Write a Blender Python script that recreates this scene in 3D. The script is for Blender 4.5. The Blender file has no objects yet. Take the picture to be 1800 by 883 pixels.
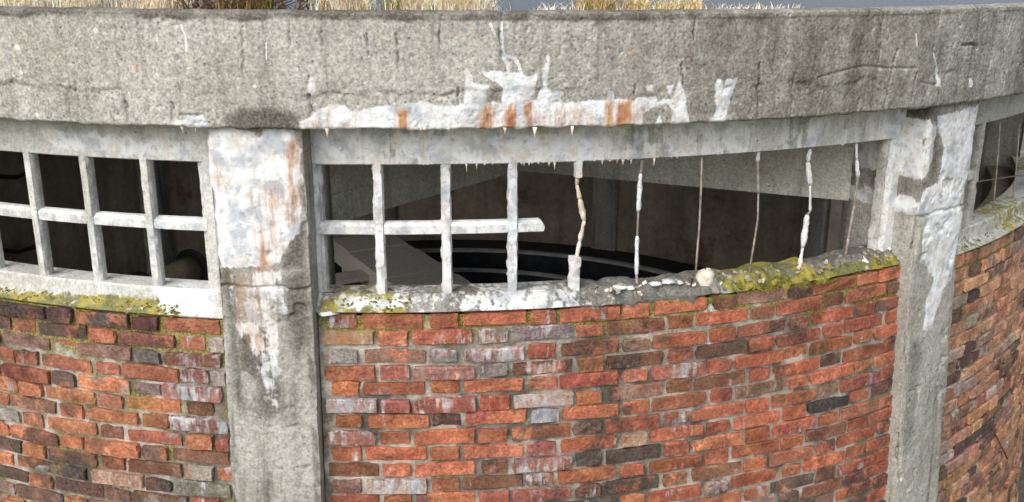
import bpy, math, random
import numpy as np
from mathutils import Matrix, Vector

random.seed(7); rng = np.random.default_rng(7)
scene = bpy.context.scene
COL = scene.collection

# ------------------------------------------------------------------ camera
F_PX, PITCH, ROLL, YAW = 1686.70, math.radians(16.5154), math.radians(0.2711), math.radians(4.3098)
CAM = np.array([0.0, -8.16529, 2.28714])
_cy, _sy = math.cos(YAW), math.sin(YAW)
_fw = np.array([_sy*math.cos(PITCH), _cy*math.cos(PITCH), -math.sin(PITCH)])
_r = np.array([_cy, -_sy, 0.0]); _u = np.cross(_r, _fw)
_r2 = math.cos(ROLL)*_r + math.sin(ROLL)*_u; _u2 = -math.sin(ROLL)*_r + math.cos(ROLL)*_u
cd = bpy.data.cameras.new('camera'); cam = bpy.data.objects.new('camera', cd); COL.objects.link(cam)
M = Matrix.Identity(4)
for i in range(3):
    M[i][0] = _r2[i]; M[i][1] = _u2[i]; M[i][2] = -_fw[i]; M[i][3] = CAM[i]
cam.matrix_world = M
cd.sensor_width = 36.0; cd.lens = F_PX/1800*36.0; cd.clip_start = 0.05; cd.clip_end = 3000
scene.camera = cam

# ------------------------------------------------------------------ light
SUN_EL, SUN_AZ = math.radians(42), math.radians(215)      # azimuth clockwise from +y: behind the camera, a little left
w = bpy.data.worlds.new('World'); scene.world = w; w.use_nodes = True
wn, wl = w.node_tree.nodes, w.node_tree.links
bg = wn['Background']; sky = wn.new('ShaderNodeTexSky'); sky.sky_type = 'NISHITA'; sky.sun_disc = False
sky.sun_elevation = SUN_EL; sky.sun_rotation = SUN_AZ; sky.dust_density = 4.0; sky.air_density = 1.0; sky.ozone_density = 1.0
hs = wn.new('ShaderNodeHueSaturation'); hs.inputs['Saturation'].default_value = 0.45
wl.new(sky.outputs[0], hs.inputs['Color']); wl.new(hs.outputs[0], bg.inputs['Color']); bg.inputs['Strength'].default_value = 0.15
sl = bpy.data.lights.new('sun', 'SUN'); sl.energy = 0.6; sl.angle = math.radians(60); sl.color = (1, .97, .93)
so = bpy.data.objects.new('sun', sl); COL.objects.link(so)
sd_ = Vector((math.sin(SUN_AZ)*math.cos(SUN_EL), math.cos(SUN_AZ)*math.cos(SUN_EL), math.sin(SUN_EL)))
so.rotation_euler = (-sd_).to_track_quat('-Z', 'Y').to_euler(); so.location = (-6, -12, 14)
scene.view_settings.view_transform = 'Standard'; scene.view_settings.look = 'None'
scene.view_settings.exposure = 0.62; scene.view_settings.gamma = 1.0; scene.view_settings.use_curve_mapping = False
scene.render.engine = 'CYCLES'; scene.cycles.max_bounces = 6; scene.cycles.diffuse_bounces = 4; scene.cycles.glossy_bounces = 2; scene.cycles.caustics_reflective = False; scene.cycles.caustics_refractive = False

# ------------------------------------------------------------------ helpers
def ray(x, y):
    d = _fw*F_PX + _r2*(x-900) - _u2*(y-441.5); return d/np.linalg.norm(d)
def at(x, y, R):
    """survey point of the photograph -> (theta, z) on the round wall of radius R"""
    d = ray(x, y); a = d[0]**2+d[1]**2; b = 2*(CAM[0]*d[0]+CAM[1]*d[1]); P = np.array([0, 0, 1.])
    for _ in range(4):
        Rb = R+float(bat(P[2])); c = CAM[0]**2+CAM[1]**2-Rb*Rb
        t = (-b-math.sqrt(max(b*b-4*a*c, 0)))/(2*a); P = CAM+t*d
    return math.atan2(P[0], -P[1]), P[2]
def bat(z):
    """the walls lean out towards the ground"""
    return .06*np.maximum(0, .93-np.asarray(z, float))
def plane(x, y, z):
    d = ray(x, y); return CAM+d*((z-CAM[2])/d[2])
def pix(P):
    d = np.asarray(P, float)-CAM; z = d@_fw; return np.stack([900+F_PX*(d@_r2)/z, 441.5-F_PX*(d@_u2)/z], -1)
def cyl(R, th, z):
    R, th, z = np.broadcast_arrays(np.asarray(R, float), np.asarray(th, float), np.asarray(z, float))
    return np.stack([R*np.sin(th), -R*np.cos(th), z], -1)
def s2l(c):
    return tuple(((v/255)/12.92 if v/255 <= .04045 else ((v/255+.055)/1.055)**2.4) for v in c)

def _hash(i, j, s):
    h = (i.astype(np.int64)*374761393 + j.astype(np.int64)*668265263 + s*974711) & 0xffffffff
    h = ((h ^ (h >> 13))*1274126177) & 0xffffffff
    return ((h ^ (h >> 16)) & 0xffff)/65535.0
def vnoise(u, v, s=0):
    i, j = np.floor(u), np.floor(v); a, b = u-i, v-j
    a = a*a*(3-2*a); b = b*b*(3-2*b)
    return (_hash(i, j, s)*(1-a)+_hash(i+1, j, s)*a)*(1-b)+(_hash(i, j+1, s)*(1-a)+_hash(i+1, j+1, s)*a)*b
def fbm(u, v, s=0, o=4):
    r = 0; a = .5; t = 0
    for k in range(o):
        r = r+a*vnoise(u*2**k, v*2**k, s+k*17); t += a; a *= .55
    return r/t
def sstep(a, b, x):
    t = np.clip((x-a)/(b-a), 0, 1); return t*t*(3-2*t)

def poly_sd(pts, S, Z):
    """signed distance (positive inside) from grid points to a polygon"""
    p = np.asarray(pts, float); d2 = np.full(S.shape, 1e9); ins = np.zeros(S.shape, bool)
    for k in range(len(p)):
        x0, y0 = p[k]; x1, y1 = p[(k+1) % len(p)]; ex, ey = x1-x0, y1-y0
        t = np.clip(((S-x0)*ex+(Z-y0)*ey)/(ex*ex+ey*ey+1e-12), 0, 1)
        d2 = np.minimum(d2, (S-x0-t*ex)**2+(Z-y0-t*ey)**2)
        if y0 != y1:
            c = ((y0 > Z) != (y1 > Z)) & (S < ex*(Z-y0)/(ey)+x0); ins ^= c
    return np.where(ins, 1, -1)*np.sqrt(d2)
def line_sd(pts, S, Z, wid):
    d2 = np.full(S.shape, 1e9)
    for (x0, y0), (x1, y1) in zip(pts[:-1], pts[1:]):
        ex, ey = x1-x0, y1-y0; t = np.clip(((S-x0)*ex+(Z-y0)*ey)/(ex*ex+ey*ey+1e-12), 0, 1)
        d2 = np.minimum(d2, (S-x0-t*ex)**2+(Z-y0-t*ey)**2)
    return wid-np.sqrt(d2)
def surv(pts, R):
    return [(lambda q: (q[0]*R, q[1]))(at(x, y, R)) for x, y in pts]
def field(polys, S, Z, R, soft=.03, lines=(), amp=1.0):
    """0..1 stain field, .5 on the outline, from outlines surveyed in the photograph"""
    f = np.zeros(S.shape)
    for P in polys:
        k = amp
        if isinstance(P[0], (int, float)): k, P = P[0], P[1]
        P = surv(P, R); xs = [q[0] for q in P]; zs = [q[1] for q in P]
        m = (S > min(xs)-.08) & (S < max(xs)+.08) & (Z > min(zs)-.08) & (Z < max(zs)+.08)
        if not m.any(): continue
        f[m] = np.maximum(f[m], k*np.clip(.5+poly_sd(P, S[m], Z[m])/(2*soft), 0, 1))
    for P, wd in lines:
        P = surv(P, R); xs = [q[0] for q in P]; zs = [q[1] for q in P]
        m = (S > min(xs)-.05) & (S < max(xs)+.05) & (Z > min(zs)-.05) & (Z < max(zs)+.05)
        if m.any(): f[m] = np.maximum(f[m], np.clip(.5+line_sd(P, S[m], Z[m], wd)/.012, 0, 1))
    return f

def mesh_np(name, V, Q, attrs=None, smooth=True):
    me = bpy.data.meshes.new(name); V = np.asarray(V, np.float32).reshape(-1, 3)
    if isinstance(Q, np.ndarray):
        n = Q.shape[1]; me.vertices.add(len(V)); me.vertices.foreach_set('co', V.ravel())
        me.loops.add(Q.size); me.loops.foreach_set('vertex_index', Q.astype(np.int32).ravel())
        me.polygons.add(len(Q)); me.polygons.foreach_set('loop_start', np.arange(0, Q.size, n, dtype=np.int32))
        me.update(calc_edges=True)
    else:
        me.from_pydata(V.tolist(), [], [list(map(int, q)) for q in Q])
    if attrs:
        for k, a in attrs.items():
            a = np.asarray(a, np.float32)
            if a.ndim == 2:
                at_ = me.attributes.new(k, 'FLOAT_COLOR', 'POINT'); at_.data.foreach_set('color', a.ravel())
            else:
                at_ = me.attributes.new(k, 'FLOAT', 'POINT'); at_.data.foreach_set('value', a.ravel())
    me.validate(); me.update()
    if smooth: me.polygons.foreach_set('use_smooth', np.ones(len(me.polygons), bool))
    return me
def grid_quads(nu, nv, closed_u=False):
    i = np.arange(nu if closed_u else nu-1); j = np.arange(nv-1); I, J = np.meshgrid(i, j, indexing='ij'); I2 = (I+1) % nu
    return np.stack([I*nv+J, I2*nv+J, I2*nv+J+1, I*nv+J+1], -1).reshape(-1, 4)
def obj(name, me, mats, parent=None, loc=None):
    o = bpy.data.objects.new(name, me); COL.objects.link(o)
    for m in (mats if isinstance(mats, (list, tuple)) else [mats]): me.materials.append(m)
    if parent: o.parent = parent
    if loc is not None: o.location = loc
    return o
def tag(o, label=None, cat=None, group=None, kind=None):
    if label: o['label'] = label
    if cat: o['category'] = cat
    if group: o['group'] = group
    if kind: o['kind'] = kind
    return o
def empty(name, loc=(0, 0, 0)):
    o = bpy.data.objects.new(name, None); COL.objects.link(o); o.location = loc; o.empty_display_size = .2; return o

class MB:
    """collects simple pieces into one mesh"""
    def __init__(s): s.v = []; s.f = []; s.mi = []
    def add(s, V, Fs, m=0):
        b = len(s.v); s.v += [tuple(map(float, p)) for p in V]; s.f += [[b+i for i in q] for q in Fs]; s.mi += [m]*len(Fs)
    def frame_box(s, c, ax, ay, az, hx, hy, hz, m=0, ch=.0, jit=0):
        c = np.asarray(c, float); P = []
        for sz in (-1, 1):
            for sx, sy in ((-1, -1), (1, -1), (1, 1), (-1, 1)):
                P.append(c+ax*sx*hx+ay*sy*hy+az*sz*hz+rng.normal(0, jit, 3) if jit else c+ax*sx*hx+ay*sy*hy+az*sz*hz)
        s.add(P, [(3, 2, 1, 0), (4, 5, 6, 7), (0, 1, 5, 4), (1, 2, 6, 5), (2, 3, 7, 6), (3, 0, 4, 7)], m)
    def tube(s, pts, rad, n=8, m=0, cap=True, bump=0):
        pts = [np.asarray(p, float) for p in pts]; rings = []
        rad = rad if hasattr(rad, '__len__') else [rad]*len(pts); ref = None
        for k, p in enumerate(pts):
            t = pts[min(k+1, len(pts)-1)]-pts[max(k-1, 0)]; t = t/np.linalg.norm(t)
            if ref is None: ref = np.array([0, 0, 1.]) if abs(t[2]) < .8 else np.array([1., 0, 0])
            a = ref-t*(ref@t); a /= np.linalg.norm(a); b = np.cross(t, a); ref = a
            rings.append([p+(a*math.cos(q)+b*math.sin(q))*rad[k]*(1+(rng.normal(0, bump) if bump else 0)) for q in np.arange(n)*2*math.pi/n])
        V = [q for r_ in rings for q in r_]; Fs = []
        for k in range(len(pts)-1):
            for i in range(n): Fs.append((k*n+i, k*n+(i+1) % n, (k+1)*n+(i+1) % n, (k+1)*n+i))
        if cap: Fs += [tuple(range(n-1, -1, -1)), tuple((len(pts)-1)*n+i for i in range(n))]
        s.add(V, Fs, m)
    def build(s, name, mats, parent=None, smooth=False, loc=None):
        me = mesh_np(name, np.array(s.v), s.f, smooth=smooth)
        o = obj(name, me, mats, parent, loc); me.polygons.foreach_set('material_index', np.array(s.mi, np.int32)); return o

# ------------------------------------------------------------------ materials
class NT:
    def __init__(s, name, rough=.9):
        s.m = bpy.data.materials.new(name); s.m.use_nodes = True; s.t = s.m.node_tree; s.b = s.t.nodes['Principled BSDF']
        s.b.inputs['Roughness'].default_value = rough; s.b.inputs['Specular IOR Level'].default_value = .25
        g = s.t.nodes.new('ShaderNodeNewGeometry'); s.pos = g.outputs['Position']; s.nrm = g.outputs['Normal']
    def n(s, ty): return s.t.nodes.new(ty)
    def put(s, sock, v):
        if isinstance(v, bpy.types.NodeSocket): s.t.links.new(v, sock)
        elif v is not None:
            if hasattr(v, '__len__') and len(v) == 3 and sock.type == 'RGBA': v = (*v, 1)
            sock.default_value = v
    def map(s, sc):
        q = s.n('ShaderNodeMapping'); q.inputs['Scale'].default_value = sc; s.put(q.inputs[0], s.pos); return q.outputs[0]
    def noise(s, scale, det=4, rough=.55, vec=None, dist=0, out=0):
        q = s.n('ShaderNodeTexNoise'); s.put(q.inputs['Vector'], vec or s.pos); q.inputs['Scale'].default_value = scale
        q.inputs['Detail'].default_value = det; q.inputs['Roughness'].default_value = rough; q.inputs['Distortion'].default_value = dist
        return q.outputs[out]
    def vor(s, scale, feat='F1', vec=None):
        q = s.n('ShaderNodeTexVoronoi'); q.feature = feat; s.put(q.inputs['Vector'], vec or s.pos); q.inputs['Scale'].default_value = scale; return q
    def math(s, op, a, b=0.0, c=0.0, clamp=False):
        q = s.n('ShaderNodeMath'); q.operation = op; q.use_clamp = clamp
        for i, v in enumerate((a, b, c)): s.put(q.inputs[i], v)
        return q.outputs[0]
    def ss(s, v, a, b):
        q = s.n('ShaderNodeMapRange'); q.interpolation_type = 'SMOOTHSTEP'; s.put(q.inputs[0], v); q.inputs[1].default_value = a; q.inputs[2].default_value = b; return q.outputs[0]
    def rng(s, v, a, b, c, d):
        q = s.n('ShaderNodeMapRange'); s.put(q.inputs[0], v)
        for i, k in enumerate((a, b, c, d)): q.inputs[i+1].default_value = k
        return q.outputs[0]
    def mix(s, f, a, b, mode='MIX'):
        q = s.n('ShaderNodeMix'); q.data_type = 'RGBA'; q.blend_type = mode; s.put(q.inputs[0], f); s.put(q.inputs[6], a); s.put(q.inputs[7], b); return q.outputs[2]
    def attr(s, name, out='Fac'):
        q = s.n('ShaderNodeAttribute'); q.attribute_name = name; return q.outputs[out]
    def grey(s, v):
        q = s.n('ShaderNodeCombineColor'); [s.put(q.inputs[i], v) for i in range(3)]; return q.outputs[0]
    def bump(s, h, st, dist):
        q = s.n('ShaderNodeBump'); s.put(q.inputs['Height'], h); q.inputs['Strength'].default_value = st; q.inputs['Distance'].default_value = dist; s.put(s.b.inputs['Normal'], q.outputs[0])
    def done(s, col, rough=None):
        s.put(s.b.inputs['Base Color'], col)
        if rough is not None: s.put(s.b.inputs['Roughness'], rough)
        return s.m

def concrete(name, ca, cb, pebble=.5, grain=.35, bump=.6, wbase=None, streak=.35, dirt=(95, 90, 80), white=(228, 232, 236)):
    """weathered concrete; w/r/d/m attributes carry lime crust, rust, soot and lichen stains"""
    t = NT(name, .92)
    big = t.noise(2.2, 4, .6); mid = t.noise(11, 4, .6); fine = t.noise(95, 2, .7); grit = t.noise(38, 2, .65)
    stv = t.map((9, 9, .55)); stn = t.noise(1.6, 4, .62, stv)
    c = t.mix(t.ss(big, .36, .64), s2l(ca), s2l(cb))
    c = t.mix(t.math('MULTIPLY', t.ss(stn, .5, .72), streak), c, s2l(dirt))
    c = t.mix(1.0, c, t.grey(t.rng(fine, .3, .7, 1-grain, 1+grain)), 'MULTIPLY')
    c = t.mix(1.0, c, t.grey(t.rng(grit, .3, .7, 1-grain*.6, 1+grain*.6)), 'MULTIPLY')
    v = t.vor(58); rnd = v.outputs['Color']; sep = t.n('ShaderNodeSeparateColor'); t.put(sep.inputs[0], rnd)
    stone = t.math('MULTIPLY', t.math('LESS_THAN', v.outputs['Distance'], .33), t.math('GREATER_THAN', sep.outputs[0], 1-.35*pebble))
    pc = t.mix(sep.outputs[1], s2l((88, 92, 98)), s2l((205, 190, 170)))
    c = t.mix(t.math('MULTIPLY', stone, .75), c, pc)
    v2 = t.vor(21); sp2 = t.n('ShaderNodeSeparateColor'); t.put(sp2.inputs[0], v2.outputs['Color'])
    st2 = t.math('MULTIPLY', t.math('LESS_THAN', v2.outputs['Distance'], .22), t.math('GREATER_THAN', sp2.outputs[0], 1-.16*pebble))
    c = t.mix(t.math('MULTIPLY', st2, .8), c, t.mix(sp2.outputs[1], s2l((110, 118, 128)), s2l((232, 226, 212))))
    # soot
    d = t.math('ADD', t.attr('d'), t.math('MULTIPLY_ADD', mid, .7, -.35)); d = t.math('MULTIPLY', t.ss(d, .18, .85), t.ss(t.attr('d'), .02, .2))
    c = t.mix(t.math('MULTIPLY', d, .8), c, t.mix(t.ss(fine, .4, .65), s2l((58, 54, 47)), s2l((96, 90, 79))))
    # lichen
    ln2 = t.noise(26, 4, .65)
    mo = t.math('ADD', t.attr('m'), t.math('MULTIPLY_ADD', ln2, 1.3, -.65)); mo = t.math('MULTIPLY', t.ss(mo, .42, .62), t.ss(t.attr('m'), .02, .15))
    mcol = t.mix(t.ss(mid, .42, .58), s2l((98, 96, 56)), s2l((170, 154, 52)))
    c = t.mix(t.math('MULTIPLY', mo, .92), c, t.mix(t.ss(fine, .35, .7), mcol, s2l((122, 122, 66))))
    # lime crust
    ln = t.noise(17, 5, .7); lst = t.noise(2.5, 4, .6, t.map((16, 16, 1.6)))
    wv = t.math('ADD', t.attr('w'), t.math('MULTIPLY_ADD', ln, 1.25, -.70))
    wv = t.math('ADD', wv, t.math('MULTIPLY_ADD', lst, .8, -.40))
    wf = t.math('MULTIPLY', t.ss(wv, .24, .46), t.ss(t.attr('w'), .02, .12))
    wc = t.mix(t.ss(ln, .44, .66), s2l(white), s2l((208, 204, 196)))
    wc = t.mix(t.math('MULTIPLY', t.ss(mid, .48, .64), .7), wc, s2l((160, 170, 180)))
    wc = t.mix(t.math('MULTIPLY', t.ss(lst, .54, .72), .5), wc, s2l((198, 180, 156)))
    wc = t.mix(t.math('MULTIPLY', t.ss(grit, .58, .70), .38), wc, s2l((120, 112, 102)))
    c = t.mix(t.math('MULTIPLY', wf, .93), c, wc)
    # rust runs
    rv = t.math('ADD', t.attr('r'), t.math('MULTIPLY_ADD', t.noise(1.8, 5, .7, t.map((24, 24, 4))), 1.5, -.75))
    rf = t.math('MULTIPLY', t.ss(rv, .22, .85), t.ss(t.attr('r'), .02, .2))
    rc = t.mix(t.ss(ln, .38, .62), s2l((186, 136, 78)), s2l((148, 84, 42)))
    c = t.mix(t.math('MULTIPLY', rf, .9), c, rc)
    h = t.math('ADD', t.math('MULTIPLY', fine, .5), t.math('MULTIPLY', grit, .7)); h = t.math('ADD', h, t.math('MULTIPLY', wf, .04))
    t.bump(h, bump, .007)
    return t.done(c)

M_band = concrete('band_concrete', (176, 175, 168), (158, 156, 148), pebble=1.0, grain=.36, bump=.6, streak=.5)
M_pillar = concrete('pillar_concrete', (168, 167, 160), (148, 146, 138), pebble=.4, grain=.28, bump=.5, streak=.8)
M_frame = concrete('window_concrete', (202, 203, 199), (182, 182, 176), pebble=.15, grain=.22, bump=.4, streak=.35, dirt=(110, 108, 102))
M_inner = concrete('interior_concrete', (204, 204, 194), (178, 176, 166), pebble=.2, grain=.25, bump=.4)

def simple(name, ca, cb, scale=12, rough=.85, bump=.3, dist=.004, stretch=None, grain=.25):
    t = NT(name, rough); v = t.map(stretch) if stretch else None
    n1 = t.noise(scale, 6, .62, v); n2 = t.noise(scale*7, 4, .65, v)
    c = t.mix(t.ss(n1, .35, .65), s2l(ca), s2l(cb)); c = t.mix(1.0, c, t.grey(t.rng(n2, .3, .7, 1-grain, 1+grain)), 'MULTIPLY')
    t.bump(t.math('ADD', n1, n2), bump, dist); return t.done(c)
M_lime = simple('lime_crust', (238, 232, 220), (205, 190, 168), 22, .8, .6, .006)
M_limew = simple('white_lime', (240, 241, 240), (205, 210, 214), 22, .8, .5, .006)
M_rod = simple('rusty_rod', (172, 164, 154), (128, 116, 106), 30, .7, .4, .002)
M_wire = simple('grey_wire', (120, 112, 108), (90, 80, 74), 30, .6, .2, .002)
M_rustwire = simple('rust_wire', (120, 74, 52), (88, 56, 44), 30, .8, .2, .002)
M_wood = simple('old_wood', (104, 98, 92), (76, 71, 66), 4, .85, .5, .004, (2, 2, 30), .3)
M_plank = simple('grey_plank', (206, 200, 192), (176, 170, 162), 4, .85, .5, .004, (3, 14, 14), .3)
M_iron = simple('black_iron', (40, 40, 42), (24, 24, 26), 14, .55, .3, .003)
M_rope = simple('wound_cable', (176, 166, 136), (130, 122, 100), 60, .85, .6, .004)
M_rim = simple('tank_rim', (190, 190, 190), (160, 160, 160), 8, .7, .3, .003)
M_tank = simple('tank_coating', (52, 55, 60), (34, 36, 40), 6, .55, .3, .004)
M_twig = simple('dead_twig', (118, 92, 68), (74, 60, 50), 20, .9, .2, .002)

def mortar_mat():
    t = NT('mortar', .95); n1 = t.noise(9, 6, .65); n2 = t.noise(110, 4, .7); n3 = t.noise(3.5, 5, .6)
    c = t.mix(t.ss(n1, .38, .62), s2l((190, 184, 172)), s2l((146, 140, 128)))
    c = t.mix(t.math('MULTIPLY', t.ss(n3, .45, .62), .75), c, s2l((92, 88, 74))); c = t.mix(t.math('MULTIPLY', t.ss(t.noise(5, 4, .6), .5, .62), .8), c, s2l((74, 71, 62)))
    g = t.math('MULTIPLY', t.ss(t.math('ADD', t.attr('m'), t.math('MULTIPLY_ADD', n1, 1.2, -.6)), .35, .65), t.ss(t.attr('m'), .02, .15))
    c = t.mix(t.math('MULTIPLY', g, .85), c, t.mix(t.ss(n2, .4, .6), s2l((92, 92, 52)), s2l((150, 142, 52))))
    wf = t.math('MULTIPLY', t.ss(t.math('ADD', t.attr('w'), t.math('MULTIPLY_ADD', n1, 1.0, -.5)), .45, .6), t.ss(t.attr('w'), .02, .12))
    c = t.mix(wf, c, s2l((225, 228, 230)))
    c = t.mix(1.0, c, t.grey(t.rng(n2, .3, .7, .72, 1.28)), 'MULTIPLY'); t.bump(t.math('ADD', n2, n1), .8, .008); return t.done(c)
M_mortar = mortar_mat()

def brick_mat():
    t = NT('brick', .93)
    n1 = t.noise(13, 4, .6); n2 = t.noise(75, 3, .7); n3 = t.noise(190, 2, .7); n4 = t.noise(9, 4, .65)
    base = t.mix(t.math('MULTIPLY', t.ss(n4, .50, .60), .8), t.attr('col', 'Color'), t.attr('ctwo', 'Color'))
    c = t.mix(1.0, base, t.grey(t.rng(n1, .28, .72, .70, 1.32)), 'MULTIPLY')
    c = t.mix(1.0, c, t.grey(t.rng(n2, .3, .7, .58, 1.42)), 'MULTIPLY')
    hue = t.mix(t.ss(n1, .5, .72), (1.0, 1.0, 1.0), (1.15, 1.3, 1.35)); c = t.mix(1.0, c, hue, 'MULTIPLY')
    pit = t.ss(n3, .62, .7); c = t.mix(t.math('MULTIPLY', pit, .35), c, s2l((70, 48, 42)))
    wide = t.noise(1.7, 4, .6); wst = t.noise(1.3, 4, .6, t.map((5, 5, 1.1)))
    soot = t.math('ADD', t.attr('soot'), t.math('MULTIPLY', t.ss(wide, .50, .66), .5)); eff = t.math('ADD', t.attr('eff'), t.math('MULTIPLY', t.ss(wst, .54, .70), .34))
    sv = t.math('ADD', soot, t.math('MULTIPLY_ADD', t.noise(10, 6, .65), 1.5, -.75)); sf = t.math('MULTIPLY', t.ss(sv, .35, .75), t.ss(soot, .02, .2))
    c = t.mix(t.math('MULTIPLY', sf, .8), c, t.mix(t.ss(n2, .4, .6), s2l((62, 52, 50)), s2l((98, 84, 78))))
    stv = t.map((17, 17, 3.4)); st = t.noise(2.2, 5, .66, stv)
    ev = t.math('ADD', eff, t.math('MULTIPLY_ADD', st, 1.7, -.85)); ev = t.math('ADD', ev, t.math('MULTIPLY_ADD', n4, 1.6, -.85))
    ef = t.math('MULTIPLY', t.ss(ev, .40, .85), t.ss(eff, .02, .15))
    ec = t.mix(t.ss(n1, .4, .6), s2l((222, 222, 222)), s2l((168, 176, 186)))
    c = t.mix(t.math('MULTIPLY', ef, .88), c, ec)
    rv = t.math('ADD', t.attr('rust'), t.math('MULTIPLY_ADD', st, 1.4, -.7)); rf = t.math('MULTIPLY', t.ss(rv, .35, .8), t.ss(t.attr('rust'), .02, .15))
    c = t.mix(t.math('MULTIPLY', rf, .8), c, s2l((178, 118, 58)))
    mv = t.math('ADD', t.attr('moss'), t.math('MULTIPLY_ADD', t.noise(24, 5, .65), 1.3, -.65)); mf = t.math('MULTIPLY', t.ss(mv, .45, .65), t.ss(t.attr('moss'), .02, .15))
    c = t.mix(t.math('MULTIPLY', mf, .9), c, t.mix(t.ss(n2, .35, .65), s2l((150, 142, 40)), s2l((96, 100, 52))))
    t.bump(t.math('ADD', t.math('MULTIPLY', n2, .8), t.math('ADD', n3, t.math('MULTIPLY', n1, .6))), .85, .010)
    return t.done(c)
M_brick = brick_mat()

def wall_inside_mat():
    t = NT('interior_plaster', .95); n = t.noise(1.1, 6, .6); n2 = t.noise(14, 5, .65); st = t.noise(1.2, 6, .6, t.map((5, 5, .4)))
    c = t.mix(t.ss(n, .38, .62), s2l((158, 146, 130)), s2l((130, 120, 108)))
    c = t.mix(t.math('MULTIPLY', t.ss(st, .48, .68), .6), c, s2l((118, 112, 102)))
    br = t.n('ShaderNodeTexBrick'); cv = t.n('ShaderNodeCombineXYZ'); sp = t.n('ShaderNodeSeparateXYZ'); t.put(sp.inputs[0], t.pos)
    ang = t.math('MULTIPLY', t.math('ARCTAN2', sp.outputs[0], sp.outputs[1]), 4.25); t.put(cv.inputs[0], ang); t.put(cv.inputs[1], sp.outputs[2]); t.put(br.inputs['Vector'], cv.outputs[0])
    br.inputs['Scale'].default_value = 1.0; br.inputs['Brick Width'].default_value = .26; br.inputs['Row Height'].default_value = .074; br.inputs['Mortar Size'].default_value = .008
    br.inputs['Color1'].default_value = (*s2l((120, 62, 50)), 1); br.inputs['Color2'].default_value = (*s2l((96, 54, 46)), 1); br.inputs['Mortar'].default_value = (*s2l((110, 104, 94)), 1)
    c = t.mix(t.math('MULTIPLY', t.ss(t.noise(1.6, 5, .7), .56, .66), .55), c, br.outputs['Color'])
    c = t.mix(1.0, c, t.grey(t.rng(n2, .3, .7, .8, 1.2)), 'MULTIPLY'); t.bump(n2, .4, .008); return t.done(c)
M_plaster = wall_inside_mat()

def water_mat(name, col, rough, scale, st):
    t = NT(name, rough); t.b.inputs['Specular IOR Level'].default_value = .5
    t.bump(t.noise(scale, 4, .6, t.map((1, 2.5, 1))), st, .02); return t.done(s2l(col))
M_pond = water_mat('roof_water', (62, 78, 98), .12, 26, .8)
M_sump = water_mat('dark_water', (16, 18, 22), .08, 6, .15)
def ground_mat():
    t = NT('gravel_ground', .95); n = t.noise(.7, 7, .65); n2 = t.noise(22, 5, .7)
    c = t.mix(t.ss(n, .4, .6), s2l((112, 108, 98)), s2l((92, 96, 66))); c = t.mix(1.0, c, t.grey(t.rng(n2, .3, .7, .6, 1.35)), 'MULTIPLY'); t.bump(n2, .7, .03); return t.done(c)
M_ground = ground_mat()
def grass_mat():
    t = NT('dry_grass', .8); t.b.inputs['Specular IOR Level'].default_value = .15; c = t.attr('col', 'Color'); return t.done(c)
M_grass = grass_mat()

# ------------------------------------------------------------------ dimensions (metres)
R_WIN, R_BRICK, R_PIL, R_BAND, R_IN = 4.50, 4.56, 4.62, 4.66, 4.25
Z_BB, Z_BT = 1.712, 2.132              # band bottom and top
Z_OT, Z_CB, Z_SILL = 1.548, 1.291, 1.026
Z_G = -3.2
PITCH_TH = .058781
PILS = [(-.190, -.111), (.487, .568)] + [(c-.038, c+.038) for c in (1.23, 1.928, 2.626, 3.324, 4.022, 4.72, 5.42)]
WALLS = [(-.66, -.193), (-.108, .497), (.571, 1.19)]

# ------------------------------------------------------------------ ground
me = mesh_np('ground', [(-900, -900, Z_G), (900, -900, Z_G), (900, 900, Z_G), (-900, 900, Z_G)], [(0, 1, 2, 3)], smooth=False)
tag(obj('ground', me, M_ground), kind='structure')

# ------------------------------------------------------------------ concrete building
B = empty('round_building', (0, 0, Z_G)); B.location = (0, 0, 0)
tag(B, 'derelict round concrete framed building with broken window grids between pillars', 'building')

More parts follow.
